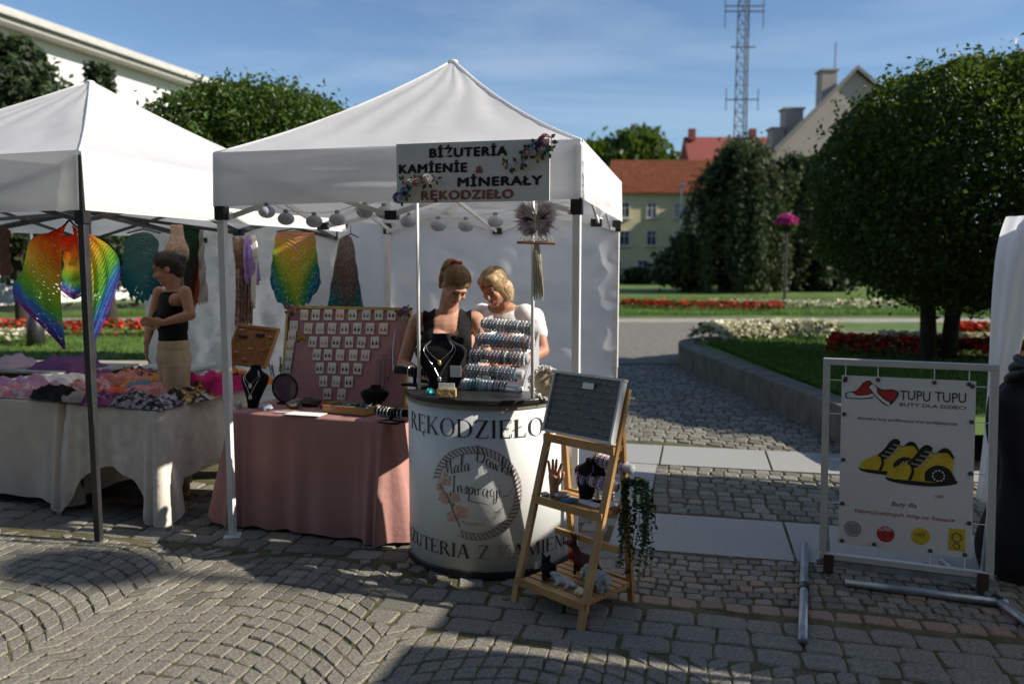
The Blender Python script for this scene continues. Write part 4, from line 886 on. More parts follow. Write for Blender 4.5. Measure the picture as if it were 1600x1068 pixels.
# ------------------------------------------------------------ tables and cloths
def draped(name, label, C4, ztop, hem, mat, flare=.05, fold=.02, nf=26, rad=.05, cdrop=0, cw=.16, seed=0, cat='tablecloth', corner_fold=.05):
    C4 = [V((x, y)) for x, y in C4]; cen = sum(C4, V((0, 0))) / 4; N_ = 220; per = []
    Ls = [(C4[(k + 1) % 4] - C4[k]).length for k in range(4)]; tot = sum(Ls)
    for k in range(4):
        a, b = C4[k], C4[(k + 1) % 4]; d = (b - a).normalized(); n = V((d.y, -d.x)); m_ = max(6, int(N_ * Ls[k] / tot)); n0 = C4[k - 1]; dp = (a - n0).normalized(); np_ = V((dp.y, -dp.x))
        for j in range(6):      # rounded corner
            t = j / 6; nn = (np_ * (1 - t) + n * t).normalized(); per.append((a - (np_ + n) * rad + nn * rad * 1.0, nn, 0))
        for j in range(m_):
            t = (j + .5) / m_; p = lerp((*a, 0), (*b, 0), t).xy; dist = min(t, 1 - t) * Ls[k]; e = min(1, dist / rad)
            per.append((a + d * (rad + (Ls[k] - 2 * rad) * t), n, min(t, 1 - t) * Ls[k]))
    n = len(per); nv = 16; vs = []; uv = []
    for q in range(nv + 1):
        t = q / nv
        for i, (p, nn, dist) in enumerate(per):
            cf = math.exp(-(dist / cw) ** 2); h = hem(p, nn) - cdrop * cf
            h = max(h, .012); tt = min(1, t * 1.0); s = i / n * nf * 6.283
            o = flare * tt + fold * tt * (math.sin(s + 1.4 * math.sin(s * .37 + seed)) + .6 * hn(i * .13, t * 2, 0, seed)) + corner_fold * cf * tt * (1 + .5 * math.sin(i * 1.1))
            z = ztop - (ztop - h) * (1 - (1 - tt) ** 1.0) + .006 * math.sin(i * .4 + seed) * tt
            if q == 0: z = ztop; o = -.004
            if q == 1: z = ztop - .012; o = .004
            pp = p + nn * o; vs.append((pp.x, pp.y, z)); uv.append((i / n * 6, t))
    f = [(q * n + i, q * n + (i + 1) % n, (q + 1) * n + (i + 1) % n, (q + 1) * n + i) for q in range(nv) for i in range(n)]
    f.append(tuple(range(n - 1, -1, -1)))
    o = MB().add(vs, f, 0, uv).build(name, mat, None, True); tag(o, label, cat); return o
def folding_table(label, C4, z, mat=None):
    C4 = [V((x, y, 0)) for x, y in C4]; c = sum(C4, V()) / 4; t = thing('folding_table', label, 'table', (c.x, c.y, 0))
    MB().prism([lerp(p, c, .04) + V((0, 0, z - .04)) for p in C4], (0, 0, .034)).build('table_top', BLACKP, t)
    for p in C4: q = lerp(p, c, .12); MB().tube([(q.x, q.y, z - .04), (q.x, q.y, .0)], .014, 8).build('leg', STEELB, t)
    return t
PK = [(-1.80, 4.98), (-.72, 4.62), (-.52, 5.2), (-1.60, 5.58)]
folding_table('folding table hidden under the pink cloth', PK, .735)
draped('tablecloth', 'dusty pink cloth hanging to the ground over the jewellery table', PK, .742, lambda p, n: .03 if n.y < -.3 else .06, PINKC, .05, .013, 15, .04, .0, .12, 1, corner_fold=.07)
DAM = M('cream_damask', (.58, .53, .46), .8, .08, 14, .35, 40, col2=(.70, .65, .58), spec=.25)
DAM2 = M('cream_cotton', (.60, .55, .48), .85, .06, 8, .2, 80, spec=.15)
T1 = [(-3.0, 5.27), (-2.24, 4.98), (-1.98, 6.15), (-2.74, 6.45)]; T2 = [(-4.3, 5.75), (-3.03, 5.30), (-2.77, 6.46), (-4.0, 6.9)]
folding_table('folding table under the cream damask cloth', T1, .735); folding_table('folding table under the plain cream cloth at the left edge', T2, .735)
draped('tablecloth', 'cream damask cloth with a long pointed corner on the clothes table', T1, .742, lambda p, n: .30 + .05 * math.sin(p.x * 9), DAM, .03, .014, 14, .035, .24, .10, 3, corner_fold=.06)
draped('tablecloth', 'plain cream cloth reaching the ground at the left edge', T2, .742, lambda p, n: .07, DAM2, .03, .010, 14, .035, .03, .08, 4)
# ------------------------------------------------------------ folded clothes
def garment(label, c, w, d, rz, mat, h=.035, seed=0):
    cs, sn = math.cos(rz), math.sin(rz)
    def fn(s, q):
        x, y = (s - .5) * w, (q - .5) * d; e = min(1, 7 * min(s, 1 - s)) * min(1, 7 * min(q, 1 - q))
        x *= 1 + .12 * hn(q * 6, 1, 0, seed); y *= 1 + .12 * hn(s * 6, 2, 0, seed)
        z = .003 + e * (h * (.75 + .45 * hn(s * 7, q * 6, 0, seed) + .3 * hn(s * 17, q * 19, 1, seed + 2)) + .006 * math.sin((s * 8 + q * 5 + seed) * 3))
        return V((c[0] + x * cs - y * sn, c[1] + x * sn + y * cs, c[2] + max(.001, z)))
    o = MB().grid(fn, 22, 18).build('folded_garment', mat, None, True); return tag(o, label, 'clothes', 'garments laid out on the clothes tables')
PM = print_mat
def solid(n, c): return M('cotton_' + n, c, .9, .12, 20, .4, 100, spec=.1)
def onT(T, a, b, z=.744): A, B, C_, D = [V((*p, z)) for p in T]; return lerp(lerp(A, B, a), lerp(D, C_, a), b)
GAR = [  # table, a, b, w, d, material, height, label
 (T1, .78, .10, .36, .22, PM('p_black_white', [(.02, .02, .025), (.45, .42, .42), (.05, .04, .05), (.3, .25, .3)], 45), .05, 'black and white patterned garment at the front corner of the clothes table'),
 (T1, .42, .08, .30, .20, PM('p_plum', [(.10, .02, .07), (.3, .1, .2), (.03, .02, .03), (.18, .05, .15)], 45), .045, 'plum printed garment at the front edge of the damask table'),
 (T1, .24, .20, .24, .2, solid('coral', (.62, .13, .07)), .04, 'coral red folded garment at the left front of the damask table'),
 (T1, .12, .06, .2, .17, solid('greybeige', (.30, .26, .23)), .045, 'grey beige folded garment behind the black tent pole'),
 (T1, .55, .33, .36, .24, PM('p_pink', [(.55, .2, .2), (.6, .3, .27), (.5, .16, .17)], 60), .05, 'salmon pink dotted garment in the middle of the damask table'),
 (T1, .88, .36, .30, .24, PM('p_black_orange', [(.02, .02, .02), (.05, .04, .03), (.5, .22, .06), (.5, .48, .45)], 32), .045, 'black garment with orange and white print on the right side of the table'),
 (T1, .30, .46, .30, .2, solid('denim', (.16, .21, .28)), .045, 'denim blue folded garment beside the salmon one'),
 (T1, .62, .56, .34, .22, PM('p_leopard', [(.03, .02, .015), (.28, .15, .06), (.05, .03, .02), (.18, .1, .04)], 50), .05, 'brown leopard print garment towards the back of the table'),
 (T1, .90, .64, .36, .26, solid('magenta', (.55, .03, .16)), .07, 'bright magenta garment at the right edge of the table'),
 (T1, .35, .68, .3, .2, PM('p_yellow', [(.6, .42, .06), (.5, .12, .06), (.55, .5, .4), (.1, .2, .3)], 40), .045, 'yellow printed garment at the back of the damask table'),
 (T1, .12, .62, .36, .22, solid('ochre', (.47, .20, .05)), .05, 'ochre orange folded garment left of the yellow print'),
 (T1, .55, .86, .34, .22, PM('p_mauve', [(.5, .35, .4), (.15, .06, .1), (.6, .52, .52), (.3, .12, .16)], 50), .05, 'mauve floral garment at the back of the table'),
 (T1, .88, .92, .42, .22, solid('orange', (.62, .16, .02)), .065, 'orange garment at the far back near the white pole'),
 (T1, .98, .80, .24, .2, solid('navy', (.015, .035, .06)), .06, 'dark navy garment between the orange and magenta ones'),
 (T2, .93, .06, .32, .2, solid('black', (.012, .012, .014)), .045, 'plain black garment at the front of the left table'),
 (T2, .66, .12, .40, .24, PM('p_lilacfloral', [(.42, .24, .38), (.5, .2, .2), (.55, .42, .38), (.36, .2, .34)], 38), .05, 'lilac floral garment at the front of the left table'),
 (T2, .45, .22, .36, .26, solid('lilac', (.38, .22, .36)), .055, 'plain lilac garment on the left table'),
 (T2, .88, .34, .34, .22, PM('p_rose', [(.5, .16, .16), (.55, .4, .35), (.45, .2, .3), (.3, .1, .1)], 44), .05, 'rose printed garment in the middle of the left table'),
 (T2, .55, .5, .42, .22, solid('white', (.66, .63, .62)), .045, 'white folded garment on the left table'),
 (T2, .9, .62, .36, .22, solid('oldrose', (.42, .17, .15)), .05, 'old rose garment at the back of the left table'),
 (T2, .85, .86, .36, .2, PM('p_dark', [(.03, .02, .03), (.45, .15, .08), (.05, .04, .06), (.2, .1, .1)], 46), .05, 'dark printed garment at the far back of the left table'),
 (T2, .5, .78, .36, .2, solid('plum', (.16, .06, .16)), .05, 'plum coloured garment at the back of the left table')]
for i, (T, a, b, w, d, m_, h, lab) in enumerate(GAR): garment(lab, onT(T, a, b, .744 + .004 * (i % 5)), w * 1.12, d * 1.25, -.3 + .3 * math.sin(i * 2.1), m_, h * 1.5, i)
# second row of goods on the wall behind
bt = [(-6.2, 7.6), (-3.9, 7.25), (-3.75, 7.95), (-6.0, 8.3)]
folding_table('long side table with goods behind the clothes tables', bt, .66)
tag(MB().prism([(x, y, .664) for x, y in bt], (0, 0, .02)).build('table_cover', solid('greycover', (.36, .35, .32))), 'grey cover on the rear side table', 'tablecloth')
for i, (a, b, c_, lab, hh) in enumerate(((.2, .4, (.22, .26, .25), 'grey green knitted pile at the left end of the rear table', .12), (.5, .4, (.5, .36, .38), 'pale pink knitted pile on the rear table', .09), (.8, .45, (.16, .07, .17), 'dark purple knitted pile at the right end of the rear table', .10))):
    garment(lab, onT(bt, a, b, .686), .62, .42, -.15, solid('pile%d' % i, c_), hh, 30 + i)
cx_ = thing('storage_box', 'clear plastic storage box with a lid behind the standing woman', 'box', (-2.9, 6.75, 0)); PLAST = M('frosted_plastic', (.5, .53, .55), .3, .1, 5, trans=.3)
MB().box((-2.95, 6.95, .62), (.5, .34, .26), -.2, bev=.02).build('tub', PLAST, cx_); MB().box((-2.95, 6.95, .775), (.54, .38, .04), -.2, bev=.012).build('lid', PLAST, cx_)
st_ = thing('stool', 'dark low table holding the plastic box behind the standing woman', 'table', (-2.95, 6.95, 0)); MB().box((-2.95, 6.95, .47), (.8, .5, .03), -.2).build('top', BLACKP, st_)
for sx in (-1, 1):
    for sy in (-1, 1): MB().tube([(-2.95 + sx * .34, 6.95 + sy * .2, 0), (-2.95 + sx * .34, 6.95 + sy * .2, .455)], .015, 6).build('leg', STEELB, st_)
bag = MB(); bag.grid(lambda s, q: V((-4.0 + (s - .5) * .5 * (1 - .25 * q), 6.98 - .1 * math.sin(s * 3.14), .02 + q * .42 + .02 * hn(s * 9, q * 7))), 16, 10); bag.grid(lambda s, q: V((-4.0 + (s - .5) * .5 * (1 - .25 * q), 6.98 + .1 * math.sin(s * 3.14), .02 + q * .42)), 16, 10)
bo = bag.build('shopping_bag', PM('bagprint', [(.12, .5, .08), (.1, .45, .06), (.5, .06, .04), (.02, .02, .02), (.6, .55, .5)], 14), None, True); tag(bo, 'bright green and red printed bag under the rear table', 'bag')
# ------------------------------------------------------------ shawls
def sheet(A, B, nu=28, nv=22, bulge=.0, bd=V((0, -1, 0)), wav=.01, freq=7, seed=0, dirn=None, chev=0, scal=0):
    """loft between two edge curves given as photo positions with depth"""
    A0 = cr(A, nu); B0 = cr(B, nu); A = cr([at(*p) for p in A], nu); B = cr([at(*p) for p in B], nu); mb = MB()
    def fn(s, q):
        i = min(nu, int(round(s * nu))); p = lerp(A[i], B[i], q)
        return p + bd * (bulge * math.sin(math.pi * q) + wav * math.sin(freq * (q * 3 + s * 1.3) + seed) + wav * .6 * hn(s * 8, q * 9, 0, seed)) - V((0, 0, scal * q ** 8 * abs(math.sin(s * nu * .75))))
    mb.grid(fn, nu, nv); uv = []
    for j in range(nv + 1):
        for i in range(nu + 1):
            q = j / nv; s = i / nu; p = lerp(A0[i], B0[i], q); val = q * (1 - chev + chev * 1.4 * abs(2 * s - 1))
            if dirn: val = ((p.x - dirn[0]) * dirn[2] + (p.y - dirn[1]) * dirn[3]) / dirn[4]
            uv.append((s, min(1, max(0, val))))
    mb.uv = uv; return mb
RB = [(0, (.75, .012, .01)), (.14, (.8, .06, .012)), (.34, (.85, .22, .02)), (.52, (.85, .56, .05)), (.66, (.34, .6, .04)), (.78, (.12, .5, .08)), (.85, (.06, .22, .65)), (.91, (.10, .12, .5)), (.95, (.2, .04, .28))]
rm = ramp_mat('rainbow_yarn', RB, 'V', lace=.0, trans=.5)
RBL = ramp_mat('rainbow_lace', RB, 'V', lace=.21, trans=.62, lscale=64)
sh = thing('rainbow_shawl', 'rainbow crocheted shawl hanging at the black tent pole', 'shawl', at(108, 350, 4.6))
D0 = 4.72
sheet([(104, 352, D0), (98, 380, D0), (95, 420, D0 - .02), (96, 470, D0 - .03), (104, 543, D0)], [(88, 362, D0 + .02), (48, 374, D0 + .05), (36, 420, D0 + .07), (24, 466, D0 + .06), (104, 545, D0)], 34, 26, .03, wav=.008, dirn=(104, 352, -.68, .73, 144)).build('left_panel', RBL, sh, True)
sheet([(114, 352, D0), (124, 400, D0), (134, 440, D0 - .02), (142, 480, D0 - .03), (143, 541, D0)], [(130, 360, D0 + .02), (168, 382, D0 + .05), (188, 412, D0 + .07), (182, 456, D0 + .06), (144, 543, D0)], 34, 26, .03, wav=.008, dirn=(108, 352, .88, .34, 107)).build('right_panel', RBL, sh, True)
sheet([(96, 372, D0 + .16), (116, 368, D0 + .17), (136, 374, D0 + .16)], [(94, 452, D0 + .15), (116, 468, D0 + .17), (138, 455, D0 + .15)], 20, 18, -.03).build('back_panel', RBL, sh, True)
hn_ = at(109, 352, D0 + .05); MB().tube(cr([hn_ + V((-.1, 0, -.05)), hn_ + V((-.03, 0, 0)), hn_ + V((0, 0, .03)), hn_ + V((.03, 0, 0)), hn_ + V((.1, 0, -.05))], 14), .006, 6).build('hanger', BLACKP, sh); MB().tube([hn_ + V((0, 0, .02)), hn_ + V((0, 0, .1)), hn_ + V((.02, 0, .12))], .003, 5).build('hook', STEELB, sh)
def shawl(label, A, B, stops, cat='shawl', lace=.2, name='knitted_shawl', axis='V', seed=0, hang=True, lscale=48, trans=.35, bulge=.02, chev=.3):
    t = thing(name, label, cat, at(*A[len(A) // 2]))
    sheet(A, B, 30, 26, bulge, wav=.012, seed=seed, chev=chev, scal=.03).build('cloth', ramp_mat('yarn%d' % len(bpy.data.materials), stops, axis, lace=lace, lscale=lscale, trans=trans), t, True)
    if hang:
        c = at(*A[len(A) // 2]) + V((0, .01, .005)); w = (at(*A[-1]) - at(*A[0])).length * .5
        MB().tube([c + V((-w, 0, -.01)), c + V((0, 0, .02)), c + V((w, 0, -.01))], .006, 6).build('hanger', BLACKP, t); MB().tube([c + V((0, 0, .015)), c + V((0, 0, .09))], .003, 5).build('hook', STEELB, t)
    return t
shawl('grey green to teal lace shawl on a hanger behind the standing woman', [(196, 376, 5.95), (208, 366, 5.95), (224, 363, 5.95), (238, 366, 5.95), (248, 376, 5.95)], [(190, 440, 5.97), (206, 458, 5.95), (224, 468, 5.93), (240, 456, 5.95), (256, 440, 5.97)], [(0, (.09, .17, .16)), (.45, (.06, .19, .19)), (.75, (.01, .15, .19)), (1, (.005, .09, .12))], lace=.16)
shawl('dark green, brown and orange shawl hanging right of the standing woman', [(272, 354, 6.2), (290, 352, 6.2), (312, 355, 6.2)], [(280, 470, 6.2), (300, 486, 6.2), (312, 450, 6.2)], [(0, (.015, .06, .03)), (.4, (.03, .05, .03)), (.6, (.08, .03, .03)), (.85, (.42, .09, .02)), (1, (.5, .11, .02))], lace=.1, seed=2, hang=False)
shawl('off white lace scarf hanging beside the dark green shawl', [(308, 356, 6.25), (318, 358, 6.25)], [(298, 474, 6.25), (326, 468, 6.25)], [(0, (.45, .4, .36)), (1, (.5, .46, .42))], 'scarf', .2, 'lace_scarf', seed=3, hang=False)
kn = thing('knotted_scarf', 'beige knotted scarf hanging above the standing woman', 'scarf', at(276, 380, 6.0)); BEI = M('beige_knit', (.38, .27, .20), .95, .3, 40, .6, 90, spec=.1)
mb = MB()
for i in range(7): s = (i - 3) * 4.2; mb.tube(cr([at(276 + s * .5, 352, 6.0), at(277 + s * .6, 372, 5.97), at(276 + s * 1.25, 390, 5.92), at(276 + s * 1.2, 403, 5.92), at(277 + s * .5, 414, 5.95)], 14), .017, 7)
mb.build('loops', BEI, kn, True); mb = MB()
for i in range(4): s = (i - 1.5) * 4; mb.tube(cr([at(278, 412, 5.95), at(280 + s * .6, 430, 5.94), at(279 + s, 452, 5.95)], 10), .012, 6)
mb.build('tails', M('grey_green_knit', (.16, .19, .15), .95, .3, 40, .5, 90), kn, True)
mc = thing('macrame_dreamcatcher', 'brown, lilac and white macrame hanging with long fringe behind the white pole', 'wall hanging', at(385, 400, 6.6)); mb = MB()
rnd = random.Random(8)
for i in range(16): x = 369 + i * 1.7; mb.tube(cr([at(x, 410 + 4 * math.sin(i), 6.6), at(x + .5, 460, 6.58 + .02 * math.sin(i * 2)), at(x - 1, 508 + 6 * math.sin(i * 1.9), 6.6)], 12), .0075, 5)
mb.build('fringe', M('wine_fringe', (.20, .10, .09), .95, .5, 30, island=.4, col2=(.40, .28, .24)), mc, True); mb = MB()
for i in range(8): mb.tube(cr([at(366 + i * 3.6, 370 + (i % 3) * 4, 6.6), at(368 + i * 3.2, 395, 6.57), at(372 + i * 2.4, 418, 6.6)], 10), .016, 6)
mb.build('net', M('brown_macrame', (.22, .14, .09), .95, .4, 30, .5, 90), mc, True); mb = MB()
for i in range(9): mb.tube(cr([at(384 + i * 1.2, 372, 6.55), at(383 + i * 2.2, 405, 6.5 + .02 * math.sin(i)), at(386 + i * 2.4, 440 + 5 * math.sin(i * 2), 6.52)], 12), .014, 6)
mb.build('lilac_tassel', M('lilac_wool', (.33, .22, .52), .95, .3, 30, .5, 90), mc, True); mb = MB()
for i in range(5): mb.tube(cr([at(394 + i, 368, 6.5), at(397 + i * 1.2, 392, 6.48), at(395 + i * 1.3, 420, 6.5), at(394 + i * .8, 470 + 3 * i, 6.5)], 12), .010, 6)
mb.build('white_feathers', M('white_wool', (.68, .64, .58), .9, .15, 30), mc, True)
YG = [(0, (.62, .26, .16)), (.2, (.66, .38, .04)), (.42, (.42, .44, .03)), (.62, (.06, .26, .03)), (.8, (.01, .19, .23)), (1, (.01, .12, .19))]
shawl('pointed shawl dyed orange, yellow, green and blue on the silver wall', [(432, 362, 6.9), (446, 361, 6.9), (462, 361, 6.9), (478, 362, 6.9), (492, 363, 6.9)], [(422, 436, 6.88), (436, 470, 6.86), (464, 474, 6.85), (482, 470, 6.86), (502, 440, 6.88)], YG, lace=.2, seed=5, trans=.5, chev=.45)
shawl('narrow brown to teal lace shawl left of the white tent wall', [(530, 374, 6.7), (538, 369, 6.7), (548, 370, 6.7), (553, 380, 6.7)], [(512, 478, 6.68), (530, 482, 6.66), (552, 482, 6.66), (568, 478, 6.68)], [(0, (.30, .23, .2)), (.4, (.16, .10, .08)), (.65, (.10, .10, .09)), (.85, (.02, .13, .14)), (1, (.02, .16, .16))], lace=.17, seed=6)
shawl('brown knitted scarf hanging at the far left edge', [(0, 356, 6.4), (10, 354, 6.4), (16, 360, 6.4)], [(2, 430, 6.4), (10, 428, 6.38), (20, 420, 6.4)], [(0, (.14, .08, .06)), (1, (.22, .12, .09))], 'scarf', .08, 'knitted_scarf', seed=7, hang=False)
# ------------------------------------------------------------ jewellery table
def bust(name, label, c, w, h, mat=BLACKV, ang=0, cat='jewellery bust', chains=()):
    t = thing(name, label, cat, c); x = V((math.cos(ang), math.sin(ang), 0)); n = V((x.y, -x.x, 0)); mb = MB()
    prof = [(0, .34), (.08, .38), (.22, .5), (.42, .74), (.6, .95), (.7, 1.0), (.78, .86), (.84, .55), (.9, .36), (1, .33)]
    def hw(q):
        for (a, u), (b, v) in zip(prof, prof[1:]):
            if a <= q <= b: return (u + (v - u) * (q - a) / (b - a)) * w / 2
    nn = 28; vs = []; ks = 24
    for j in range(nn + 1):
        q = j / nn; r = hw(q); dd = .3 * r + .018
        for i in range(ks): a = i / ks * 6.283; vs.append(V(c) + x * math.cos(a) * r + n * (math.sin(a) * dd + .05 * (1 - q)) + V((0, 0, h * q)))
    mb.add(vs, [(j * ks + i, j * ks + (i + 1) % ks, (j + 1) * ks + (i + 1) % ks, (j + 1) * ks + i) for j in range(nn) for i in range(ks)] + [tuple(range(ks - 1, -1, -1)), tuple(nn * ks + i for i in range(ks))]).build('form', mat, t, True)
    def front(u, q): r = hw(q); return V(c) + x * u * r + n * ((.3 * r + .018) * math.sqrt(max(0, 1 - u * u)) + .05 * (1 - q) + .006) + V((0, 0, h * q))
    for low, mm, pm in chains:
        MB().tube([front(.8 * s, low + (.88 - low) * abs(s) ** 1.1) for s in [i / 9 - 1 for i in range(19)]], .0018, 5).build('chain', mm, t)
        MB().ell(front(0, low - .02), (.012, .007, .016), 8).build('pendant', pm, t, True)
    return t
SILV = M('silver', (.62, .62, .62), .28, .1, 30, metal=.9); PEARL = M('pearl', (.72, .62, .55), .3, .1, 20, spec=.6); TURQ = M('turquoise', (.02, .36, .36), .25, .25, 30, spec=.7)
DKB = M('dark_beads', (.03, .035, .04), .25, .4, 40, island=.8, ivar=.6, spec=.7); MIXB = M('mixed_beads', (.25, .18, .18), .25, .4, 40, island=6, ivar=.8, spec=.7); GREYB = M('grey_beads', (.28, .29, .31), .25, .3, 40, island=1.5, ivar=.7, spec=.7)
BWH = M('white_beads', (.6, .6, .6), .3, .2, 40, island=2, ivar=.3, spec=.6); BBRN = M('brown_beads', (.20, .10, .05), .3, .3, 40, island=2, ivar=.6, spec=.6); BBLU = M('blue_beads', (.06, .13, .26), .25, .3, 40, island=2, ivar=.7, spec=.7); BPNK = M('rainbow_beads', (.5, .16, .22), .3, .3, 40, island=14, ivar=.6, spec=.6)
b0, b1 = V((-1.585, 5.42, .745)), V((-.70, 5.10, .745)); bx_ = (b1 - b0); BWd = bx_.length; bx_.normalize(); bup = V((.05, .17, .985)).normalized(); bn_ = bx_.cross(bup) ; BHt = .64
eb = thing('earring_board', 'pink felt board in a gold frame full of earring cards', 'display board', b0)
def onb(s, t, d=0): return b0 + bx_ * s * BWd + bup * (1 - t) * BHt + bn_ * d
B3 = Matrix((bx_, -bn_, bup)).transposed()
MB().box(onb(.5, .5, -.012), (BWd - .02, .016, BHt - .02), M3=B3).build('felt_panel', PINKF, eb)
for s, t, w, h in ((.5, .0, BWd + .02, .018), (.5, 1.0, BWd + .02, .018), (.0, .5, .018, BHt - .018), (1.0, .5, .018, BHt - .018)): MB().box(onb(s, t, -.006), (w, .03, h), M3=B3).build('frame', GOLD, eb)
rows = [(152, (677, 770, 868, 960, 1057, 1163, 1257, 1352)), (255, (718, 812, 905, 1003, 1100, 1197, 1297)), (355, (760, 850, 945, 1045, 1138, 1240)), (450, (800, 888, 982, 1083, 1175)), (548, (830, 925, 1027, 1123)), (645, (865, 965, 1063)), (738, (903, 1013))]
EC = dict(yellow=(.65, .42, .03), grey=(.2, .2, .2), black=(.015, .015, .015), orange=(.75, .16, .02), green=(.05, .2, .05), blue=(.12, .2, .5), brown=(.2, .09, .05), silver=(.5, .5, .5), peach=(.6, .3, .2), pink=(.7, .25, .3), red=(.45, .04, .03))
EM = {k: M('earring_' + k, c, .3, .2, 40, spec=.6) for k, c in EC.items()}
seq = ['yellow grey black orange green blue green black', 'yellow silver peach brown black grey orange', 'grey peach black green grey black', 'grey black silver yellow pink', 'black grey black black', 'grey silver black', 'brown peach']
rown = ['top', 'second', 'third', 'fourth', 'fifth', 'sixth', 'lowest']
card_me = None
def card(s, t, col, lab, tilt):
    global card_me
    c = onb(s, t, .006); o = thing('earring_card', lab, 'earring card', c, 'earring cards on the pink board')
    m3 = B3 @ Matrix.Rotation(tilt, 3, 'Y'); M4 = m3.to_4x4()
    if card_me is None: card_me = MB().box((0, 0, 0), (.062, .0015, .074)).mesh('card', PAPER)
    k = bpy.data.objects.new('card', card_me); COL.objects.link(k); k.parent = o; k.rotation_euler = m3.to_euler()
    for sx in (-1, 1):
        mb = MB(); p = m3 @ V((sx * .014, -.006, -.008)); mb.ell(p, (.0065, .005, .0125), 8, m3); mb.tube([p + m3 @ V((0, 0, .012)), p + m3 @ V((0, 0, .026))], .0012, 4)
        e = mb.build('earring', EM[col], None, True); e.parent = o
for r_, ((zy, xs), cs) in enumerate(zip(rows, seq)):
    for i, (zx, col) in enumerate(zip(xs, cs.split())):
        s = (zx - 540) / 940; card(s, (zy - 90 - 25 * s) / 700, col, 'white card with %s earrings, %s from left in the %s row' % (col, ordn[i], rown[r_]), .05 * math.sin(i * 3 + r_))
for i, (zx, zy, col) in enumerate(((600, 235, 'silver'), (590, 315, 'peach'), (580, 395, 'yellow'), (573, 475, 'silver'), (567, 550, 'blue'))): card((zx - 540) / 940, (zy - 90) / 700, col, 'white card with %s earrings, %s from top in the left column' % (col, ordn[i]), 0)
garland('corner_flowers', 'lilac and pink artificial flowers on the left corner of the earring board', [(onb(.02, -.0, .025), .032, 'lilac'), (onb(.065, .045, .025), .03, 'peach'), (onb(.03, .09, .02), .022, 'white')], bn_)
garland('corner_flowers', 'lilac and white artificial flowers on the right corner of the earring board', [(onb(.99, .02, .025), .034, 'lilac'), (onb(.95, .04, .025), .026, 'rose'), (onb(.985, .1, .02), .03, 'white')], bn_)
garland('felt_flower', 'single yellow flower pinned left of the third row of cards', [(onb(.15, .335, .015), .026, 'yellow')], bn_)
for i, (s, t0, t1, mm, lab) in enumerate(((.83, .48, .9, DKB, 'dark bead necklace hanging lowest on the earring board'), (.87, .38, .7, BBRN, 'brown bead necklace hanging on the right of the board'), (.91, .22, .62, SILV, 'silver chain necklace hanging on the right of the board'), (.955, .24, .6, EM['orange'], 'orange cord necklace at the right edge of the board'), (.79, .52, .86, DKB, 'short dark necklace hanging nearest the cards'))):
    t = thing('necklace', lab, 'necklace', onb(s, t0, .01), 'necklaces on the earring board')
    MB().tube(cr([onb(s - .008, t0, .012), onb(s - .016, (t0 + t1) / 2, .012), onb(s, t1, .014), onb(s + .016, (t0 + t1) / 2, .012), onb(s + .008, t0, .012)], 24), .0022, 5).build('cord', mm, t); MB().ell(onb(s, t1 + .012, .014), (.008, .006, .012), 8).build('pendant', mm, t, True)
# cork board with hair clips
cb = thing('cork_board', 'tilted cork board with small hair bows beside the white pole', 'display board', at(388, 565, 5.75)); c00, c10, c01 = at(352, 566, 5.78), at(415, 574, 5.68), at(366, 507, 5.86); cx3 = (c10 - c00); cu3 = (c01 - c00); cu3 = cu3 - cx3 * (cu3.dot(cx3) / cx3.length_squared) + cx3 * .12; cn3 = cx3.cross(cu3).normalized()
def onk(s, t, d=0): return c00 + cx3 * s + cu3 * t + cn3 * d
MB().prism([onk(0, 0), onk(1, 0), onk(1, 1), onk(0, 1)], -cn3 * .012).build('cork', CORK, cb)
for a, b in (((-.02, 0), (1.02, 0)), ((-.02, 1), (1.02, 1)), ((0, .03), (0, .97)), ((1, .03), (1, .97))): MB().bar(onk(*a, .002), onk(*b, .002), .018, .02).build('frame', WOOD, cb)
for sx in (.2, .8): MB().bar(onk(sx, .02, -.02), onk(sx, -.32, .03), .016, .016).build('leg', WOODD, cb)
for i, (s, t, col, lab) in enumerate(((.22, .72, 'black', 'large black hair bow'), (.62, .8, 'black', 'second black hair bow'), (.15, .88, 'pink', 'pink hair clip at the upper left'), (.88, .78, 'pink', 'pink hair clip at the right'), (.5, .42, 'peach', 'peach hair bow in the middle'), (.84, .4, 'red', 'red hair bow at the right'), (.2, .3, 'peach', 'peach hair clip at the lower left'), (.45, .14, 'pink', 'pink hair bow at the bottom'))):
    mb = MB(); c_ = onk(s, t, .012); r_ = .026 if col == 'black' else .015
    for k in (-1, 1): mb.ell(c_ + cx3.normalized() * k * r_ * .7, (r_ * .75, r_ * .4, r_ * .5), 8)
    mb.ell(c_, r_ * .3, 8); tag(mb.build('hair_bow', EM[col], None, True), lab + ' on the cork board', 'hair bow')
# items along the table front
def rock(name, label, c, r, mat, seed, cat='stone', n=16):
    mb = MB(); k = 10; vs = []
    for j in range(k + 1):
        th = math.pi * j / k
        for i in range(n):
            a = 6.283 * i / n; d = V((math.sin(th) * math.cos(a), math.sin(th) * math.sin(a), -math.cos(th))); f_ = 1 + .22 * hn(d.x * 3, d.y * 3, d.z * 3, seed) + .1 * hn(d.x * 8, d.y * 8, d.z * 8, seed)
            vs.append(V(c) + V((d.x * r[0] * f_, d.y * r[1] * f_, max(-r[2] * .8, d.z * r[2] * f_) + r[2] * .8)))
    mb.add(vs, [(j * n + i, j * n + (i + 1) % n, (j + 1) * n + (i + 1) % n, (j + 1) * n + i) for j in range(k) for i in range(n)])
    return tag(mb.build(name, mat), label, cat)
def tp(u, v, z=.745): return gr(u, v, z)
bust('necklace_bust', 'tall black bust with silver pendant necklaces on the pink table', tp(402, 634), .20, .27, ang=-.25, chains=((.55, SILV, PEARL), (.28, SILV, PEARL)))
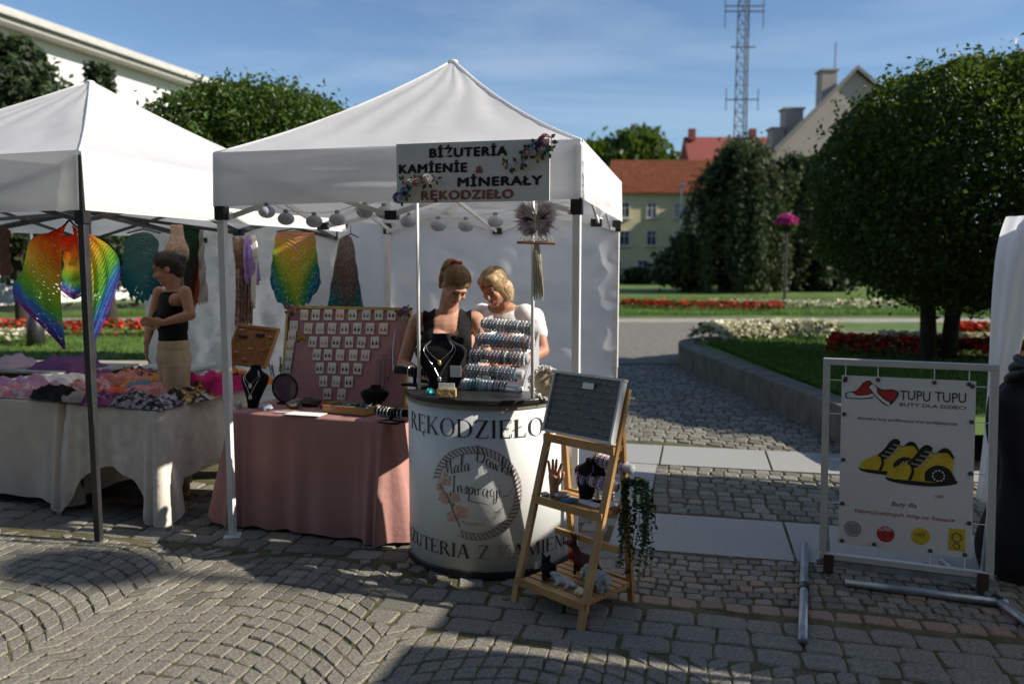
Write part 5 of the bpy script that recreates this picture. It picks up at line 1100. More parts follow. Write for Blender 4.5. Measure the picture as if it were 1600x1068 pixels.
mr_ = thing('hoop_mirror', 'round black hoop frame standing on the pink table', 'mirror', tp(446, 630)); hc = tp(446, 630) + V((0, 0, .105)); mb = MB(); hx = V((.96, -.28, 0))
MB().tube([hc + hx * math.cos(a) * .092 + V((0, .0, math.sin(a) * .092)) for a in [i * 6.2832 / 36 for i in range(36)]], .0085, 8, closed=True).build('ring', BLACKP, mr_, True)
MB().bar(hc + V((0, 0, -.1)) - hx * .05, hc + V((0, 0, -.1)) + hx * .05, .05, .012).build('foot', BLACKP, mr_)
rs_ = MB().lathe([(.001, -.002), (.084, -.002), (.084, .002), (.001, .002)], hc, 30, 0, Matrix((hx, V((0, 0, 1)), hx.cross(V((0, 0, 1))))).transposed()); rs_.build('glass', M('tinted_glass', (.16, .11, .14), .08, .1, 5, spec=.8), mr_)
lv = MB(); rnd = random.Random(4)
for i in range(16): x0 = tp(428 + i * 1.2, 606); e = x0 + V((rnd.uniform(-.05, .05), rnd.uniform(-.02, .04), rnd.uniform(.14, .24))); lv.tube([x0, lerp(x0, e, .5), e], .0015, 4); [lv.ell(lerp(x0, e, q_) , (.006, .006, .008), 5, k=4) for q_ in (.6, .7, .8, .9, 1)]
tag(lv.build('lavender_bunch', M('lavender', (.16, .12, .24), .9, .3, 40)), 'bunch of dried lavender behind the black bust', 'flowers')
rock('mineral', 'pale blue grey crystal cluster at the front of the pink table', tp(415, 640), (.045, .035, .022), M('blue_calcite', (.36, .42, .52), .35, .25, 30, .5, 50), 1)
rock('mineral', 'round agate half with white centre on the pink table', tp(459, 637), (.045, .04, .03), M('agate', (.2, .17, .15), .4, .5, 20, .3, 40), 2)
rock('mineral', 'long dark spiky mineral on the pink table', tp(485, 634), (.07, .04, .032), M('dark_mineral', (.06, .05, .04), .5, .5, 30, .8, 40), 3)
rock('mineral', 'small crimson stone in front of the cards', tp(507, 637), (.035, .028, .018), M('crimson_stone', (.32, .02, .05), .4, .3, 20), 4)
rock('skull_bead', 'small grey and white carved piece at the left table corner', tp(373, 637), (.026, .024, .026), M('howlite', (.42, .42, .4), .4, .45, 30), 6, 'figurine')
pa = tp(478, 647); tag(MB().box(pa + V((0, 0, .003)), (.24, .11, .003), -.3).build('paper_sheet', PAPER), 'white sheet of paper lying on the pink table', 'paper'); tag(MB().box(tp(441, 644) + V((0, 0, .002)), (.1, .05, .002), -.2).build('price_card', M('lilac_card', (.5, .42, .55), .6)), 'small lilac card on the pink table', 'card')
tr = thing('wooden_tray', 'low wooden tray of dark jewellery at the table corner', 'tray', tp(551, 645)); tc_ = tp(550, 644) + V((0, 0, .004)); ta = -.42; tx_ = V((math.cos(ta), math.sin(ta), 0)); ty_ = V((-tx_.y, tx_.x, 0))
MB().box(tc_ + V((0, 0, .005)), (.31, .16, .008), ta).build('bottom', WOOD, tr)
for s in (-1, 1): MB().box(tc_ + ty_ * s * .08 + V((0, 0, .024)), (.32, .01, .046), ta).build('side', WOOD, tr); MB().box(tc_ + tx_ * s * .155 + V((0, 0, .023)), (.01, .15, .042), ta).build('side', WOOD, tr)
for i in range(26):
    mb = MB(); p = tc_ + tx_ * random.uniform(-.13, .13) + ty_ * random.uniform(-.06, .06) + V((0, 0, .022 + .02 * random.random())); e = Euler((random.uniform(-.6, .6), random.uniform(-.6, .6), random.random() * 6)).to_matrix(); rr_ = random.uniform(.012, .03)
    mb.tube([p + e @ V((math.cos(a) * rr_, math.sin(a) * rr_, 0)) for a in [k * 6.283 / 14 for k in range(14)]], .0045, 5, closed=True)
    tag(mb.build('bracelet', [DKB, TURQ, GREYB, DKB][i % 4], None, True), ['dark bead bracelet', 'turquoise bracelet', 'grey bead bracelet', 'dark bead bracelet'][i % 4] + ' lying in the wooden tray', 'bracelet', 'jewellery in the wooden tray')
bust('necklace_bust', 'low black bust behind the watch bar at the table corner', tp(588, 640), .2, .16, ang=-.35)
def tbar(name, label, p0, p1, r, base, mat, end=None, two=None):
    t = thing(name, label, 'bracelet holder', base); d = (p1 - p0).normalized()
    MB().tube([p0, p1], r, 18).build('roller', mat, t, True); MB().tube([(p0 + p1) / 2, V((*((p0 + p1) / 2).xy, base.z + .01))], .011, 10).build('stem', mat, t); MB().box(base + V((0, 0, .006)), (.13, .09, .012), math.atan2(d.y, d.x), bev=.003).build('foot', mat, t); return t
def bangles(p0, p1, r, n, mats, label, grp, jit=.3, thick=.0062, beads=True, t0=.06, t1=.94):
    d = (p1 - p0).normalized(); a0 = V((0, 0, 1)) if abs(d.z) < .9 else V((1, 0, 0)); x = d.cross(a0).normalized(); y = d.cross(x); rnd = random.Random(int(p0.x * 1000 + p0.z * 777))
    for i in range(n):
        c = lerp(p0, p1, t0 + (t1 - t0) * (i + .5) / n); mt, nm = mats[rnd.randrange(len(mats))]; tilt = rnd.uniform(-jit, jit) * .3; mb = MB(); dd = y * .004
        if beads:
            for k in range(16): a = k * 6.283 / 16; mb.ell(c + dd + (x * math.cos(a) + y * math.sin(a)) * (r + thick * .9) + d * tilt * math.cos(a) * r, thick, 6, k=4)
        else: mb.tube([c + dd + (x * math.cos(a) + y * math.sin(a)) * (r + thick) + d * tilt * math.cos(a) * r for a in [k * 6.283 / 20 for k in range(20)]], thick * .7, 6, closed=True)
        tag(mb.build('bracelet', mt, None, True), '%s %s, %s' % (nm, label, OR15[i] + ' from left'), 'bracelet', grp)
OR15 = ordn + ['eleventh', 'twelfth', 'thirteenth', 'fourteenth', 'fifteenth']
wb0, wb1 = tp(588, 655) + V((0, 0, .055)), tp(636, 660) + V((0, 0, .055))
tbar('bracelet_holder', 'low black bar with grey bracelets at the corner of the pink table', wb0, wb1, .022, tp(612, 660), BLACKV); bangles(wb0, wb1, .022, 8, [(GREYB, 'grey bead bracelet'), (DKB, 'dark bead bracelet'), (SILV, 'silver bracelet')], 'on the low bar at the pink table corner', 'bracelets on the low black bar')
# ------------------------------------------------------------ goods on the counter
zc = HC + .033
def cp3(u, v): return gr(u, v, zc)
GREYV = M('grey_velvet', (.36, .36, .38), .85, .1, 20, sheen=.2, spec=.15); WHV = M('white_leatherette', (.66, .65, .64), .45, .05, 10)
bs = thing('bracelet_stand', 'five tier grey bracelet stand on the counter', 'bracelet stand', cp3(780, 622)); tiers = []
tl_ = [((753, 505), (838, 512), 4.74), ((744, 529), (834, 535), 4.67), ((735, 554), (826, 560), 4.60), ((728, 577), (818, 585), 4.53), ((721, 600), (812, 609), 4.45)]
for i, (a, b, Y) in enumerate(tl_):
    p0, p1 = at(*a, Y), at(*b, Y - .11); tiers.append((p0, p1)); MB().tube([p0, lerp(p0, p1, .02), lerp(p0, p1, .98), p1], [.026, .029, .029, .026], 20).build('roller', GREYV if i < 4 else WHV, bs, True)
for k in (0, 1):
    e = [t[k] + (t[1] - t[0]).normalized() * (.012 if k else -.012) + V((0, .012, -.03)) for t in tiers]; bk = V((e[0].x, e[0].y + .02, zc))
    MB().prism([e[0], e[-1], V((e[-1].x, e[-1].y, zc + .002)), bk], (.006 if k else -.006, 0, 0)).build('side_panel', GREYV, bs)
MB().box(lerp(lerp(*tiers[4], .5), lerp(*tiers[0], .5), .4) * 1 + V((0, 0, zc + .012 - lerp(lerp(*tiers[4], .5), lerp(*tiers[0], .5), .4).z)), (.36, .3, .02), -.33, bev=.004).build('base', WHV, bs)
kinds = [[(BWH, 'white bead bracelet'), (GREYB, 'grey bead bracelet'), (GREYB, 'grey bead bracelet')], [(BBLU, 'blue bead bracelet'), (MIXB, 'mixed colour bracelet'), (BBRN, 'brown bead bracelet')], [(BWH, 'white bead bracelet'), (MIXB, 'mixed colour bracelet'), (DKB, 'dark bead bracelet')], [(BBLU, 'blue bead bracelet'), (GREYB, 'grey bead bracelet'), (MIXB, 'mixed colour bracelet'), (DKB, 'dark bead bracelet')], [(GREYB, 'grey bead bracelet'), (BWH, 'white bead bracelet'), (TURQ, 'turquoise bracelet'), (DKB, 'dark bead bracelet')]]
for i, (p0, p1) in enumerate(tiers): bangles(p0, p1, .029, 15, kinds[i], 'on the %s roller of the tiered stand' % ['top', 'second', 'third', 'fourth', 'lowest'][i], 'bracelets on the tiered stand', t0=.03, t1=(.97, .97, .97, .9, .8)[i])
for i, (u, v, Y) in enumerate(((762, 517, 4.6), (758, 541, 4.53), (756, 564, 4.46), (760, 590, 4.4), (808, 546, 4.45))): tag(MB().box(at(u, v, Y), (.045, .003, .016), -.3, M3=None).build('price_tag', PAPER), 'small white price tag below the %s roller' % ['top', 'second', 'third', 'fourth', 'second roller at its right end of the'][i] if i < 4 else 'small white price tag at the right of the second roller', 'price tag')
bp = cp3(690, 606); bust('necklace_bust', 'large black bust with chains in front of the ponytailed woman', bp, .30, .31, ang=-.05, chains=((.52, SILV, GOLD), (.22, SILV, SILV)))
h0, h1 = at(619, 577, 4.62), at(678, 581, 4.5); tbar('bracelet_holder', 'long black velvet bar with thin bangles at the left of the counter', h0, h1, .024, V((*((h0 + h1) / 2).xy, zc)), BLACKV); bangles(h0, h1, .024, 7, [(SILV, 'thin silver bangle'), (DKB, 'thin dark bangle')], 'on the black velvet bar of the counter', 'bangles on the black bar', beads=False, t0=.35)
tg = at(712, 580, 4.33); tag(MB().box(tg, (.062, .002, .062), -.2).build('price_tag', PAPER), 'white card tag hanging in front of the large black bust', 'price tag')
wd_ = cp3(698, 621); ch_ = thing('card_holder', 'small bark card holder with business cards on the counter', 'card holder', wd_); rk = MB().box(wd_ + V((0, 0, .026)), (.1, .04, .05), -.1, bev=.006).build('block', M('bark_block', (.34, .24, .11), .9, .5, 40, .8, 60), ch_); MB().box(wd_ + V((0, .0, .062)), (.085, .006, .03), -.1).build('cards', PAPER, ch_)
rock('turquoise_stone', 'bright turquoise stone on the counter beside the post', cp3(672, 616), (.026, .02, .02), TURQ, 9)
gq = thing('geode', 'large pale geode slice with white crystal rim on the counter', 'mineral', cp3(850, 620)); gc = cp3(852, 622) + V((.0, .03, .0))
def gfn(s, q): a = s * 6.283; rr_ = .077 * (1 + .07 * math.sin(a * 3 + 1) + .03 * math.sin(a * 9)) * q; return gc + V((math.cos(a) * rr_, -.012 * (1 - q) + .012, .078 + math.sin(a) * rr_ * .98))
MB().grid(gfn, 40, 6).build('face', M('agate_face', (.42, .36, .26), .3, .25, 14, .2, 40), gq, True)
mb = MB()
for i in range(150): a = random.random() * 6.283; rr_ = random.uniform(.066, .088); s = random.uniform(.006, .013); p = gc + V((math.cos(a) * rr_, random.uniform(-.012, .03), .078 + math.sin(a) * rr_)); e = Euler((random.random() * 6, random.random() * 6, 0)).to_matrix(); mb.box(p, (s, s, s), M3=e)
mb.build('crystal_rim', M('quartz', (.74, .71, .66), .3, .1, 30, trans=.2), gq)
# ------------------------------------------------------------ ladder shelf
FLf, FRf = V((.01, 3.8, 0)), V((.31, 3.49, 0)); lw = FRf - FLf; lx = lw.normalized(); lb_ = V((.235, .235, 0)); HT = 1.075
ls = thing('ladder_shelf', 'pine ladder shelf standing right of the counter', 'shelf', FLf)
def lad(s, z, back=0): return FLf + lw * s + lb_ * (z / HT) + V((0, 0, z)) + lb_ * back
LM3 = lambda d: d
for s in (0, 1):
    MB().bar(lad(s, 0), lad(s, HT), .024, .038, up=lx).build('front_leg', WOOD, ls, bevel=.003)
    p = FLf + lw * s + lb_ * .93; MB().bar(p + lb_ * .35 + lx * (.028 if s == 0 else -.028), p + V((0, 0, HT - .05)) + lx * (.028 if s == 0 else -.028), .022, .034, up=lx).build('back_leg', WOOD, ls, bevel=.003)
def shelf(z, depth0, depth1, slats=6, lip=True):
    p0 = lad(0, z); d = lb_.normalized(); D_ = depth1 - depth0
    for k in range(slats): q = depth0 + D_ * (k + .5) / slats; MB().box(p0 + lw * .5 + d * q + V((0, 0, .0)), (lw.length - .03, D_ / slats * .82, .011), math.atan2(lx.y, lx.x), bev=.002).build('slat', WOOD, ls)
    MB().box(p0 + lw * .5 + d * (depth0 - .012) + V((0, 0, -.004)), (lw.length + .02, .016, .04), math.atan2(lx.y, lx.x), bev=.002).build('rail', WOOD, ls); MB().box(p0 + lw * .5 + d * (depth1 + .01), (lw.length - .04, .016, .03), math.atan2(lx.y, lx.x), bev=.002).build('rail', WOOD, ls)
    for s in (.06, .94): MB().box(p0 + lw * s + d * (depth0 + D_ / 2) + V((0, 0, -.014)), (.014, D_, .016), math.atan2(lx.y, lx.x)).build('shelf_support', WOOD, ls)
shelf(.11, 0, .36, 7); shelf(.50, 0, .20, 4); shelf(.80, -.01, .08, 2)
MB().bar(lad(.02, .3, .62), lad(.98, .3, .62), .02, .03).build('cross_bar', WOOD, ls)
# ring tray leaning on the top
rt = thing('ring_tray', 'grey felt tray with rows of rings leaning on the ladder shelf', 'ring display', lad(.5, .82)); ru = (lad(.5, HT) - lad(.5, .82)).normalized(); rn = lx.cross(ru).normalized(); RM = Matrix((lx, -rn, ru)).transposed(); r0 = lad(.5, .965) + rn * .03
TW, TH = lw.length + .0, .30
MB().box(r0, (TW, .018, TH), M3=RM).build('felt', M('grey_felt', (.2, .2, .2), .95, .15, 60, .3, 150, spec=.1), rt)
for sx, sz, w, h in ((0, .5, TW + .02, .012), (0, -.5, TW + .02, .012), (.5, 0, .012, TH - .012), (-.5, 0, .012, TH - .012)): MB().box(r0 + lx * sx * TW + ru * sz * TH + rn * .006, (w, .036, h), M3=RM).build('rim', M('white_rim', (.6, .58, .54), .5) if 'white_rim' not in bpy.data.materials else bpy.data.materials['white_rim'], rt)
for r_ in range(8):
    MB().box(r0 + ru * (.122 - r_ * .034) + rn * .0105, (TW - .03, .008, .014), M3=RM).build('ring_roll', bpy.data.materials['grey_felt'], rt)
    for i in range(12):
        c = r0 + ru * (.118 - r_ * .034) + lx * (-TW / 2 + .032 + i * (TW - .064) / 11) + rn * .017; mb = MB(); mb.tube([c + (lx * math.cos(a) + rn * math.sin(a)) * .0075 for a in [k * .6283 for k in range(10)]], .0013, 4, closed=True); mb.ell(c + rn * .008, .0035, 5, k=4)
        if (i * 7 + r_ * 3) % 5: tag(mb.build('ring', [SILV, GOLD, SILV, DKB, GOLD][(i + r_ * 2) % 5]), ['silver', 'golden', 'silver', 'dark', 'golden'][(i + r_ * 2) % 5] + ' ring in the %s row of the grey tray' % ordn[r_], 'ring', 'rings in the grey tray')
tag(MB().box(r0 + ru * .1 + lx * .02 + rn * .022, (.07, .002, .03), M3=RM).build('price_tag', PAPER), 'white price label at the top of the ring tray', 'price tag')
# middle shelf goods
def onl(s, z, d=.08): return lad(s, z) + lb_.normalized() * d
z5 = .507
hd = MB(); hp = onl(.16, z5, .06); hd.caps(hp + V((0, 0, .0)), hp + V((0, 0, .055)), .021, .024); hd.caps(hp + V((0, 0, .055)), hp + V((.0, 0, .105)), .025, .03)
for k, (dx, l_, b_) in enumerate(((-.028, .05, -.006), (-.01, .062, 0), (.009, .066, .003), (.027, .052, .01))): q = hp + lx * dx + V((0, 0, .115)); hd.caps(q, q + lx * b_ + V((0, 0, l_ * .6)), .0085, .0078, 8); hd.caps(q + lx * b_ + V((0, 0, l_ * .6)), q + lx * (b_ * 2) + V((0, 0, l_ * 1.1)), .0078, .0062, 8)
hd.caps(hp + lx * .028 + V((0, 0, .07)), hp + lx * .055 + V((0, 0, .105)), .01, .0085, 8); hd.caps(hp + lx * .055 + V((0, 0, .105)), hp + lx * .062 + V((0, 0, .13)), .0085, .007, 8)
tag(hd.build('display_hand', M('wooden_hand', (.45, .22, .11), .5, .2, 20), None, True), 'brown display hand standing on the middle ladder shelf', 'display hand')
dsh = tag(MB().lathe([(.012, 0), (.03, .004), (.042, .024), (.044, .028), (.038, .024), (.026, .008), (.004, .006)], onl(.3, z5, .05), 20).build('dish', M('silver_dish', (.5, .5, .52), .3, .15, 20, metal=.4), None, True), 'small silver shell dish on the middle ladder shelf', 'dish')
rock('seashell', 'small white shell at the left end of the middle shelf', onl(.08, z5, .03), (.024, .02, .012), WHV, 12, 'shell')
rock('blue_mineral', 'bright blue mineral at the front of the middle shelf', onl(.45, z5, .03), (.045, .018, .014), M('blue_glass', (.05, .22, .36), .25, .3, 30, .6, 60), 13)
bust('necklace_bust', 'black bust with pink necklace on the middle ladder shelf', onl(.52, z5, .17), .19, .20, ang=math.atan2(lx.y, lx.x), chains=((.5, BPNK, BPNK),))
k0, k1 = onl(.38, z5 + .115, .10), onl(.95, z5 + .10, .10); j0, j1 = onl(.50, z5 + .2, .13), onl(1.06, z5 + .185, .13)
tbar('bracelet_holder', 'white bar with colourful bracelets at the front of the middle shelf', k0, k1, .024, onl(.66, z5, .1), WHV); bangles(k0, k1, .024, 13, [(BPNK, 'multicoloured bracelet'), (BWH, 'white bead bracelet'), (MIXB, 'mixed colour bracelet')], 'on the front white bar of the ladder shelf', 'bracelets on the front white bar', t1=.86)
tbar('bracelet_holder', 'second white bar with colourful bracelets behind the first', j0, j1, .024, onl(.78, z5, .14), WHV); bangles(j0, j1, .024, 13, [(BPNK, 'multicoloured bracelet'), (BWH, 'white bead bracelet'), (BBRN, 'brown bead bracelet')], 'on the rear white bar of the ladder shelf', 'bracelets on the rear white bar', t1=.86)
# figures on the lowest shelf, each one continuous mesh
def figure(name, label, mat, parts, scale=1, cat='figurine', vox=.005):
    mb = MB()
    for p in parts:
        if len(p) == 4: mb.caps(*p)
        else: mb.ell(p[0], p[1])
    o = mb.build(name, mat, None, True); m_ = o.modifiers.new('r', 'REMESH'); m_.mode = 'VOXEL'; m_.voxel_size = vox; m_.use_smooth_shade = True; s_ = o.modifiers.new('s', 'SMOOTH'); s_.iterations = 3; return tag(o, label, cat)
z1_ = .117; dk = onl(.5, z1_, .24); X = lx; Zv = V((0, 0, 1)); Bv = lb_.normalized()
figure('deer_figure', 'dark red brown long eared animal figure on the lowest ladder shelf', M('red_brown_felt', (.085, .022, .018), .85, .3, 30, .4, 90), [
 (dk + Zv * .085 - X * .03, dk + Zv * .08 + X * .05, .034, .04), (dk + Zv * .1 - X * .035, dk + Zv * .15 - X * .07, .022, .016), (dk + Zv * .15 - X * .07, dk + Zv * .145 - X * .115, .022, .012), (dk + Zv * .165 - X * .065, dk + Zv * .21 - X * .05, .009, .004), (dk + Zv * .165 - X * .075 + Bv * .015, dk + Zv * .205 - X * .085, .009, .004),
 (dk + Zv * .07 - X * .03 + Bv * .02, dk + Zv * .01 - X * .05 + Bv * .02, .014, .009), (dk + Zv * .07 - X * .03 - Bv * .02, dk + Zv * .01 - X * .04 - Bv * .02, .014, .009), (dk + Zv * .07 + X * .055 + Bv * .02, dk + Zv * .04 + X * .085 + Bv * .02, .022, .013), (dk + Zv * .04 + X * .085 + Bv * .02, dk + Zv * .008 + X * .06 + Bv * .02, .012, .01), (dk + Zv * .07 + X * .055 - Bv * .02, dk + Zv * .04 + X * .085 - Bv * .02, .022, .013), (dk + Zv * .04 + X * .085 - Bv * .02, dk + Zv * .008 + X * .06 - Bv * .02, .012, .01), (dk + Zv * .08 + X * .085, dk + Zv * .03 + X * .16, .012, .006)])
tag(MB().ell(dk + Zv * .1 - X * .055 - Bv * .03, (.022, .012, .02)).build('red_bow', M('red_ribbon', (.4, .01, .015), .6), None, True), 'red ribbon bow at the neck of the red brown figure', 'ribbon')
bk_ = onl(.24, z1_, .10)
figure('black_toy', 'black felt toy with white tag at the left of the lowest shelf', BLACKV, [(bk_ + Zv * .035, bk_ + Zv * .055 + X * .02, .035, .03), (bk_ + Zv * .06 - X * .01, bk_ + Zv * .085 - X * .015, .026, .022), (bk_ + Zv * .02 - Bv * .03, bk_ + Zv * .015 - Bv * .05 + X * .02, .014, .012), (bk_ + Zv * .02 + X * .04, bk_ + Zv * .012 + X * .07, .014, .01), (bk_ + Zv * .1 - X * .03, bk_ + Zv * .115 - X * .04, .009, .006), (bk_ + Zv * .1 + X * .005, bk_ + Zv * .118 + X * .01, .009, .006)])
tag(MB().box(bk_ + Zv * .06 - X * .045 - Bv * .03, (.028, .003, .034), .5).build('price_tag', PAPER), 'white paper tag on the black felt toy', 'price tag')
gk = onl(.52, z1_, .09); GREYFELT = M('grey_white_felt', (.42, .42, .44), .9, .35, 40, .3, 90)
figure('lizard_toy', 'grey and white long toy lying in the middle of the lowest shelf', GREYFELT, [(gk + Zv * .022 - X * .05, gk + Zv * .02 + X * .05, .02, .014), (gk + Zv * .02 + X * .05, gk + Zv * .012 + X * .12, .012, .006), (gk + Zv * .03 - X * .05, gk + Zv * .04 - X * .085, .02, .014), (gk + Zv * .015 - X * .03, gk + Zv * .01 - X * .02 - Bv * .045, .009, .008), (gk + Zv * .015 + X * .03, gk + Zv * .01 + X * .04 - Bv * .045, .009, .008)])
ek = onl(.83, z1_, .16)
figure('elephant_toy', 'grey spotted toy animal at the right end of the lowest shelf', M('spotted_felt', (.32, .33, .35), .9, .5, 60, .3, 90), [(ek + Zv * .06, ek + Zv * .065 + X * .05, .04, .038), (ek + Zv * .085 - X * .035, ek + Zv * .09 - X * .045, .03, .026), (ek + Zv * .08 - X * .065, ek + Zv * .03 - X * .085, .012, .008)] + [(ek + Zv * .05 + X * a - Bv * b, ek + Zv * .01 + X * a - Bv * b, .017, .015) for a in (-.01, .05) for b in (-.022, .022)])
rock('painted_egg', 'small white and yellow piece beside the right ladder leg', onl(.8, z1_, .06), (.025, .02, .018), M('egg_white', (.68, .62, .4), .5, .3, 20), 15, 'figurine')
# trailing plant on the right side
tpn = thing('trailing_plant', 'trailing artificial ivy hanging from the right side of the ladder shelf', 'plant', lad(1.05, .62, .5)); mb = MB(); sv = MB(); rnd = random.Random(11); base = lad(1.06, .6, .45)
for i in range(34):
    a = rnd.uniform(0, 6.28); e = base + V((.02 + math.cos(a) * rnd.uniform(.0, .11), math.sin(a) * .085, -rnd.uniform(.04, .40))); c_ = cr([base + V((0, 0, .02)), base + V((math.cos(a) * .05 + .02, math.sin(a) * .05, .03)), lerp(base, e, .5) + V((math.cos(a) * .035 + .02, math.sin(a) * .03, 0)), e], 24); sv.tube(c_, .0014, 4)
    for p in c_[3:]:
        for _ in range(2):
            d = V((rnd.gauss(0, 1), rnd.gauss(0, 1), rnd.gauss(-.4, .7))).normalized(); n_ = V((rnd.gauss(0, 1), rnd.gauss(0, 1), rnd.gauss(0, 1))); tx = d.cross(n_).normalized(); s = rnd.uniform(.014, .026); nn = d.cross(tx)
            mb.add([p, p + d * s * .45 + tx * s * .38 + nn * s * .1, p + d * s, p + d * s * .45 - tx * s * .38 + nn * s * .1], [(0, 1, 2, 3)])
sv.build('stems', LEAFA, tpn); struct(mb.build('leaves', M('ivy_leaf', (.02, .06, .018), .4, .3, 30, island=.5, ivar=.5, trans=.15, spec=.4), tpn), 'stuff')
# ------------------------------------------------------------ poster stand on the right
pu = V((.93, -.365, 0)).normalized(); pn = V((-.365, -.93, .04)).normalized(); p0 = V((1.66, 4.13, .12)); PW, PH = .775, 1.035; pup = V((.012, .07, 1)).normalized()
ps = thing('poster_stand', 'aluminium frame poster stand advertising yellow children shoes', 'sign', (2.0, 4.0, 0))
def onp(x, y, d=0): return p0 + pu * x + pup * y + pn * d
P3 = Matrix((pu, -pn, pup)).transposed()
for x, y, w, h in ((PW / 2, 0, PW, .036), (PW / 2, PH, PW, .036), (0, PH / 2, .036, PH - .036), (PW, PH / 2, .036, PH - .036)): MB().box(onp(x, y), (w + (.036 if w > .1 else 0), .03, h), M3=P3, bev=.004).build('frame_profile', ALU, ps)
B0x, B1x, B0y, B1y = .075, .695, .075, .965
MB().box(onp((B0x + B1x) / 2, (B0y + B1y) / 2, .004), (B1x - B0x, .003, B1y - B0y), M3=P3).build('banner', POSTER, ps)
def onq(x, y, d=0): return onp(B0x + x * (B1x - B0x), B0y + y * (B1y - B0y), .0062 + d)
bw, bh = B1x - B0x, B1y - B0y
for x, y, dx, dy in ((.03, 1, 0, 1), (.28, 1, 0, 1), (.7, 1, 0, 1), (.95, 1, 0, 1), (.03, 0, 0, -1), (.28, 0, 0, -1), (.7, 0, 0, -1), (.95, 0, 0, -1), (0, .97, -1, 0), (0, .77, -1, 0), (0, .5, -1, 0), (0, .24, -1, 0), (1, .97, 1, 0), (1, .77, 1, 0), (1, .48, 1, 0), (1, .2, 1, 0)):
    xx, yy = min(max(x, .025), .975), min(max(y, .018), .982); c = onq(xx, yy, .002); MB().lathe([(.011, 0), (.011, .003), (.005, .003)], c, 12, 0, Matrix((pu, pup, pn)).transposed()).build('eyelet', M('eyelet_metal', (.12, .12, .12), .4, metal=.6) if 'eyelet_metal' not in bpy.data.materials else bpy.data.materials['eyelet_metal'], ps)
    MB().tube([c, c + pu * dx * .075 + pup * dy * .072, c + pu * dx * .08 + pup * dy * .078 - pn * .02], .0025, 5).build('cable_tie', PAPER, ps)
def flatp(pts, m, d, name, par=None): return MB().poly([onq(x, y, d) for x, y in pts]).build(name, m, ps)
def blob(pts, n=28): return [(p.x, p.y) for p in cr([(*p, 0) for p in pts] + [(*pts[0], 0)], n)[:-1]]
PR = M('print_red', (.42, .035, .03), .5, .1, 30); PY = M('print_yellow', (.62, .42, .02), .5, .15, 18, col2=(.72, .54, .05)); PB = M('print_black', (.02, .018, .016), .5, .2, 20); PG = M('print_grey', (.28, .28, .28), .5, .2, 40); PWH = M('print_white', (.72, .71, .68), .5); PGR = M('print_dark_grey', (.07, .07, .065), .5)
def shoe_icon(ox, oy, s, ang, k):
    c, n = math.cos(ang), math.sin(ang); tf = lambda L_: [(ox + (x * c - y * n) * s / bw, oy + (x * n + y * c) * s / bh) for x, y in L_]
    flatp(tf(blob([(-.09, 0), (-.09, .035), (-.02, .05), (.03, .1), (.075, .1), (.085, .0), (.0, -.012)])), PB, .0002 + k, 'print'); flatp(tf(blob([(-.083, .004), (-.083, .03), (-.05, .036), (-.02, .014), (.04, .012), (.078, .02), (.078, .0), (0, -.006)])), PWH, .0006 + k, 'print'); flatp(tf(blob([(-.045, .038), (-.015, .048), (.032, .094), (.07, .094), (.076, .026), (.04, .018), (-.015, .02)])), PR, .0009 + k, 'print')
shoe_icon(.15, .875, .78, .12, 0); shoe_icon(.285, .885, .78, -.75, .0012)
def ptext(s, x, y, h, w, m, bold=0, shear=0, wob=0): mb = MB(); put_text(mb, s, h * 1.4, lambda a, b: onp(B0x + x * bw + a, B0y + y * bh + b + wob * math.sin(a * 60), .0068), width=w, bold=bold, shear=shear); mb.build('lettering', m, ps)
ptext('TUPU TUPU', .69, .875, .05, .30, PGR, .008, 0, .002); ptext('BUTY DLA DZIECI', .69, .838, .017, .30, PGR, .012)
ptext('skórzane buty profilowane oraz profilaktyczne', .5, .745, .017, .46, PGR, .004, .1)
ptext('Buty dla', .5, .255, .024, .115, PGR, .005, .1, .001); ptext('Najważniejszych stóp na świecie', .5, .195, .022, .465, PR, .002, 0, .0015)
def shoe(ox, oy, s, k):
    tf = lambda L_: [(ox + x * s, oy + y * s * bw / bh) for x, y in L_]
    flatp(tf(blob([(-.225, -.085), (-.215, -.04), (-.16, .0), (-.07, .055), (.02, .15), (.05, .165), (.13, .13), (.2, .15), (.24, .10), (.235, .0), (.25, -.085), (.1, -.115), (-.1, -.115)], 60)), PY, .0002 + k, 'print')
    flatp(tf(blob([(-.235, -.08), (-.2, -.098), (-.05, -.1), (.1, -.1), (.25, -.07), (.255, -.1), (.1, -.132), (-.1, -.132), (-.215, -.115)], 50)), PB, .0005 + k, 'print')
    flatp(tf(blob([(-.085, .035), (-.03, .095), (.015, .165), (.055, .19), (.095, .165), (.06, .1), (.01, .03), (-.035, .0)], 44)), PB, .0007 + k, 'print')
    flatp(tf(blob([(.045, -.095), (.05, -.02), (.12, .035), (.2, .02), (.238, -.03), (.245, -.085)], 36)), PB, .0008 + k, 'print')
    flatp(tf(blob([(.12, .13), (.17, .175), (.215, .16), (.245, .1), (.23, .1), (.2, .135), (.16, .135)], 30)), PB, .0009 + k, 'print')
    flatp(tf(blob([(-.075, -.095), (-.05, -.03), (-.06, .02), (-.045, .025), (-.03, -.03), (-.05, -.095)], 24)), PB, .00075 + k, 'print')
    for i in range(4): x_, y_ = -.055 + i * .03, .03 + i * .034; flatp(tf([(x_, y_), (x_ + .004, y_ + .013), (x_ + .095, y_ - .005), (x_ + .09, y_ - .017)]), PG, .0011 + k, 'print')
    for j in range(10): a = j * .6283; flatp(tf([(.14 + math.cos(a + e) * r_, -.045 + math.sin(a + e) * r_) for e, r_ in ((0, .036), (.36, .036), (.36, .046), (0, .046))]), PWH, .0012 + k, 'print')
shoe(.37, .52, .95, 0); shoe(.60, .485, 1.05, .0016)
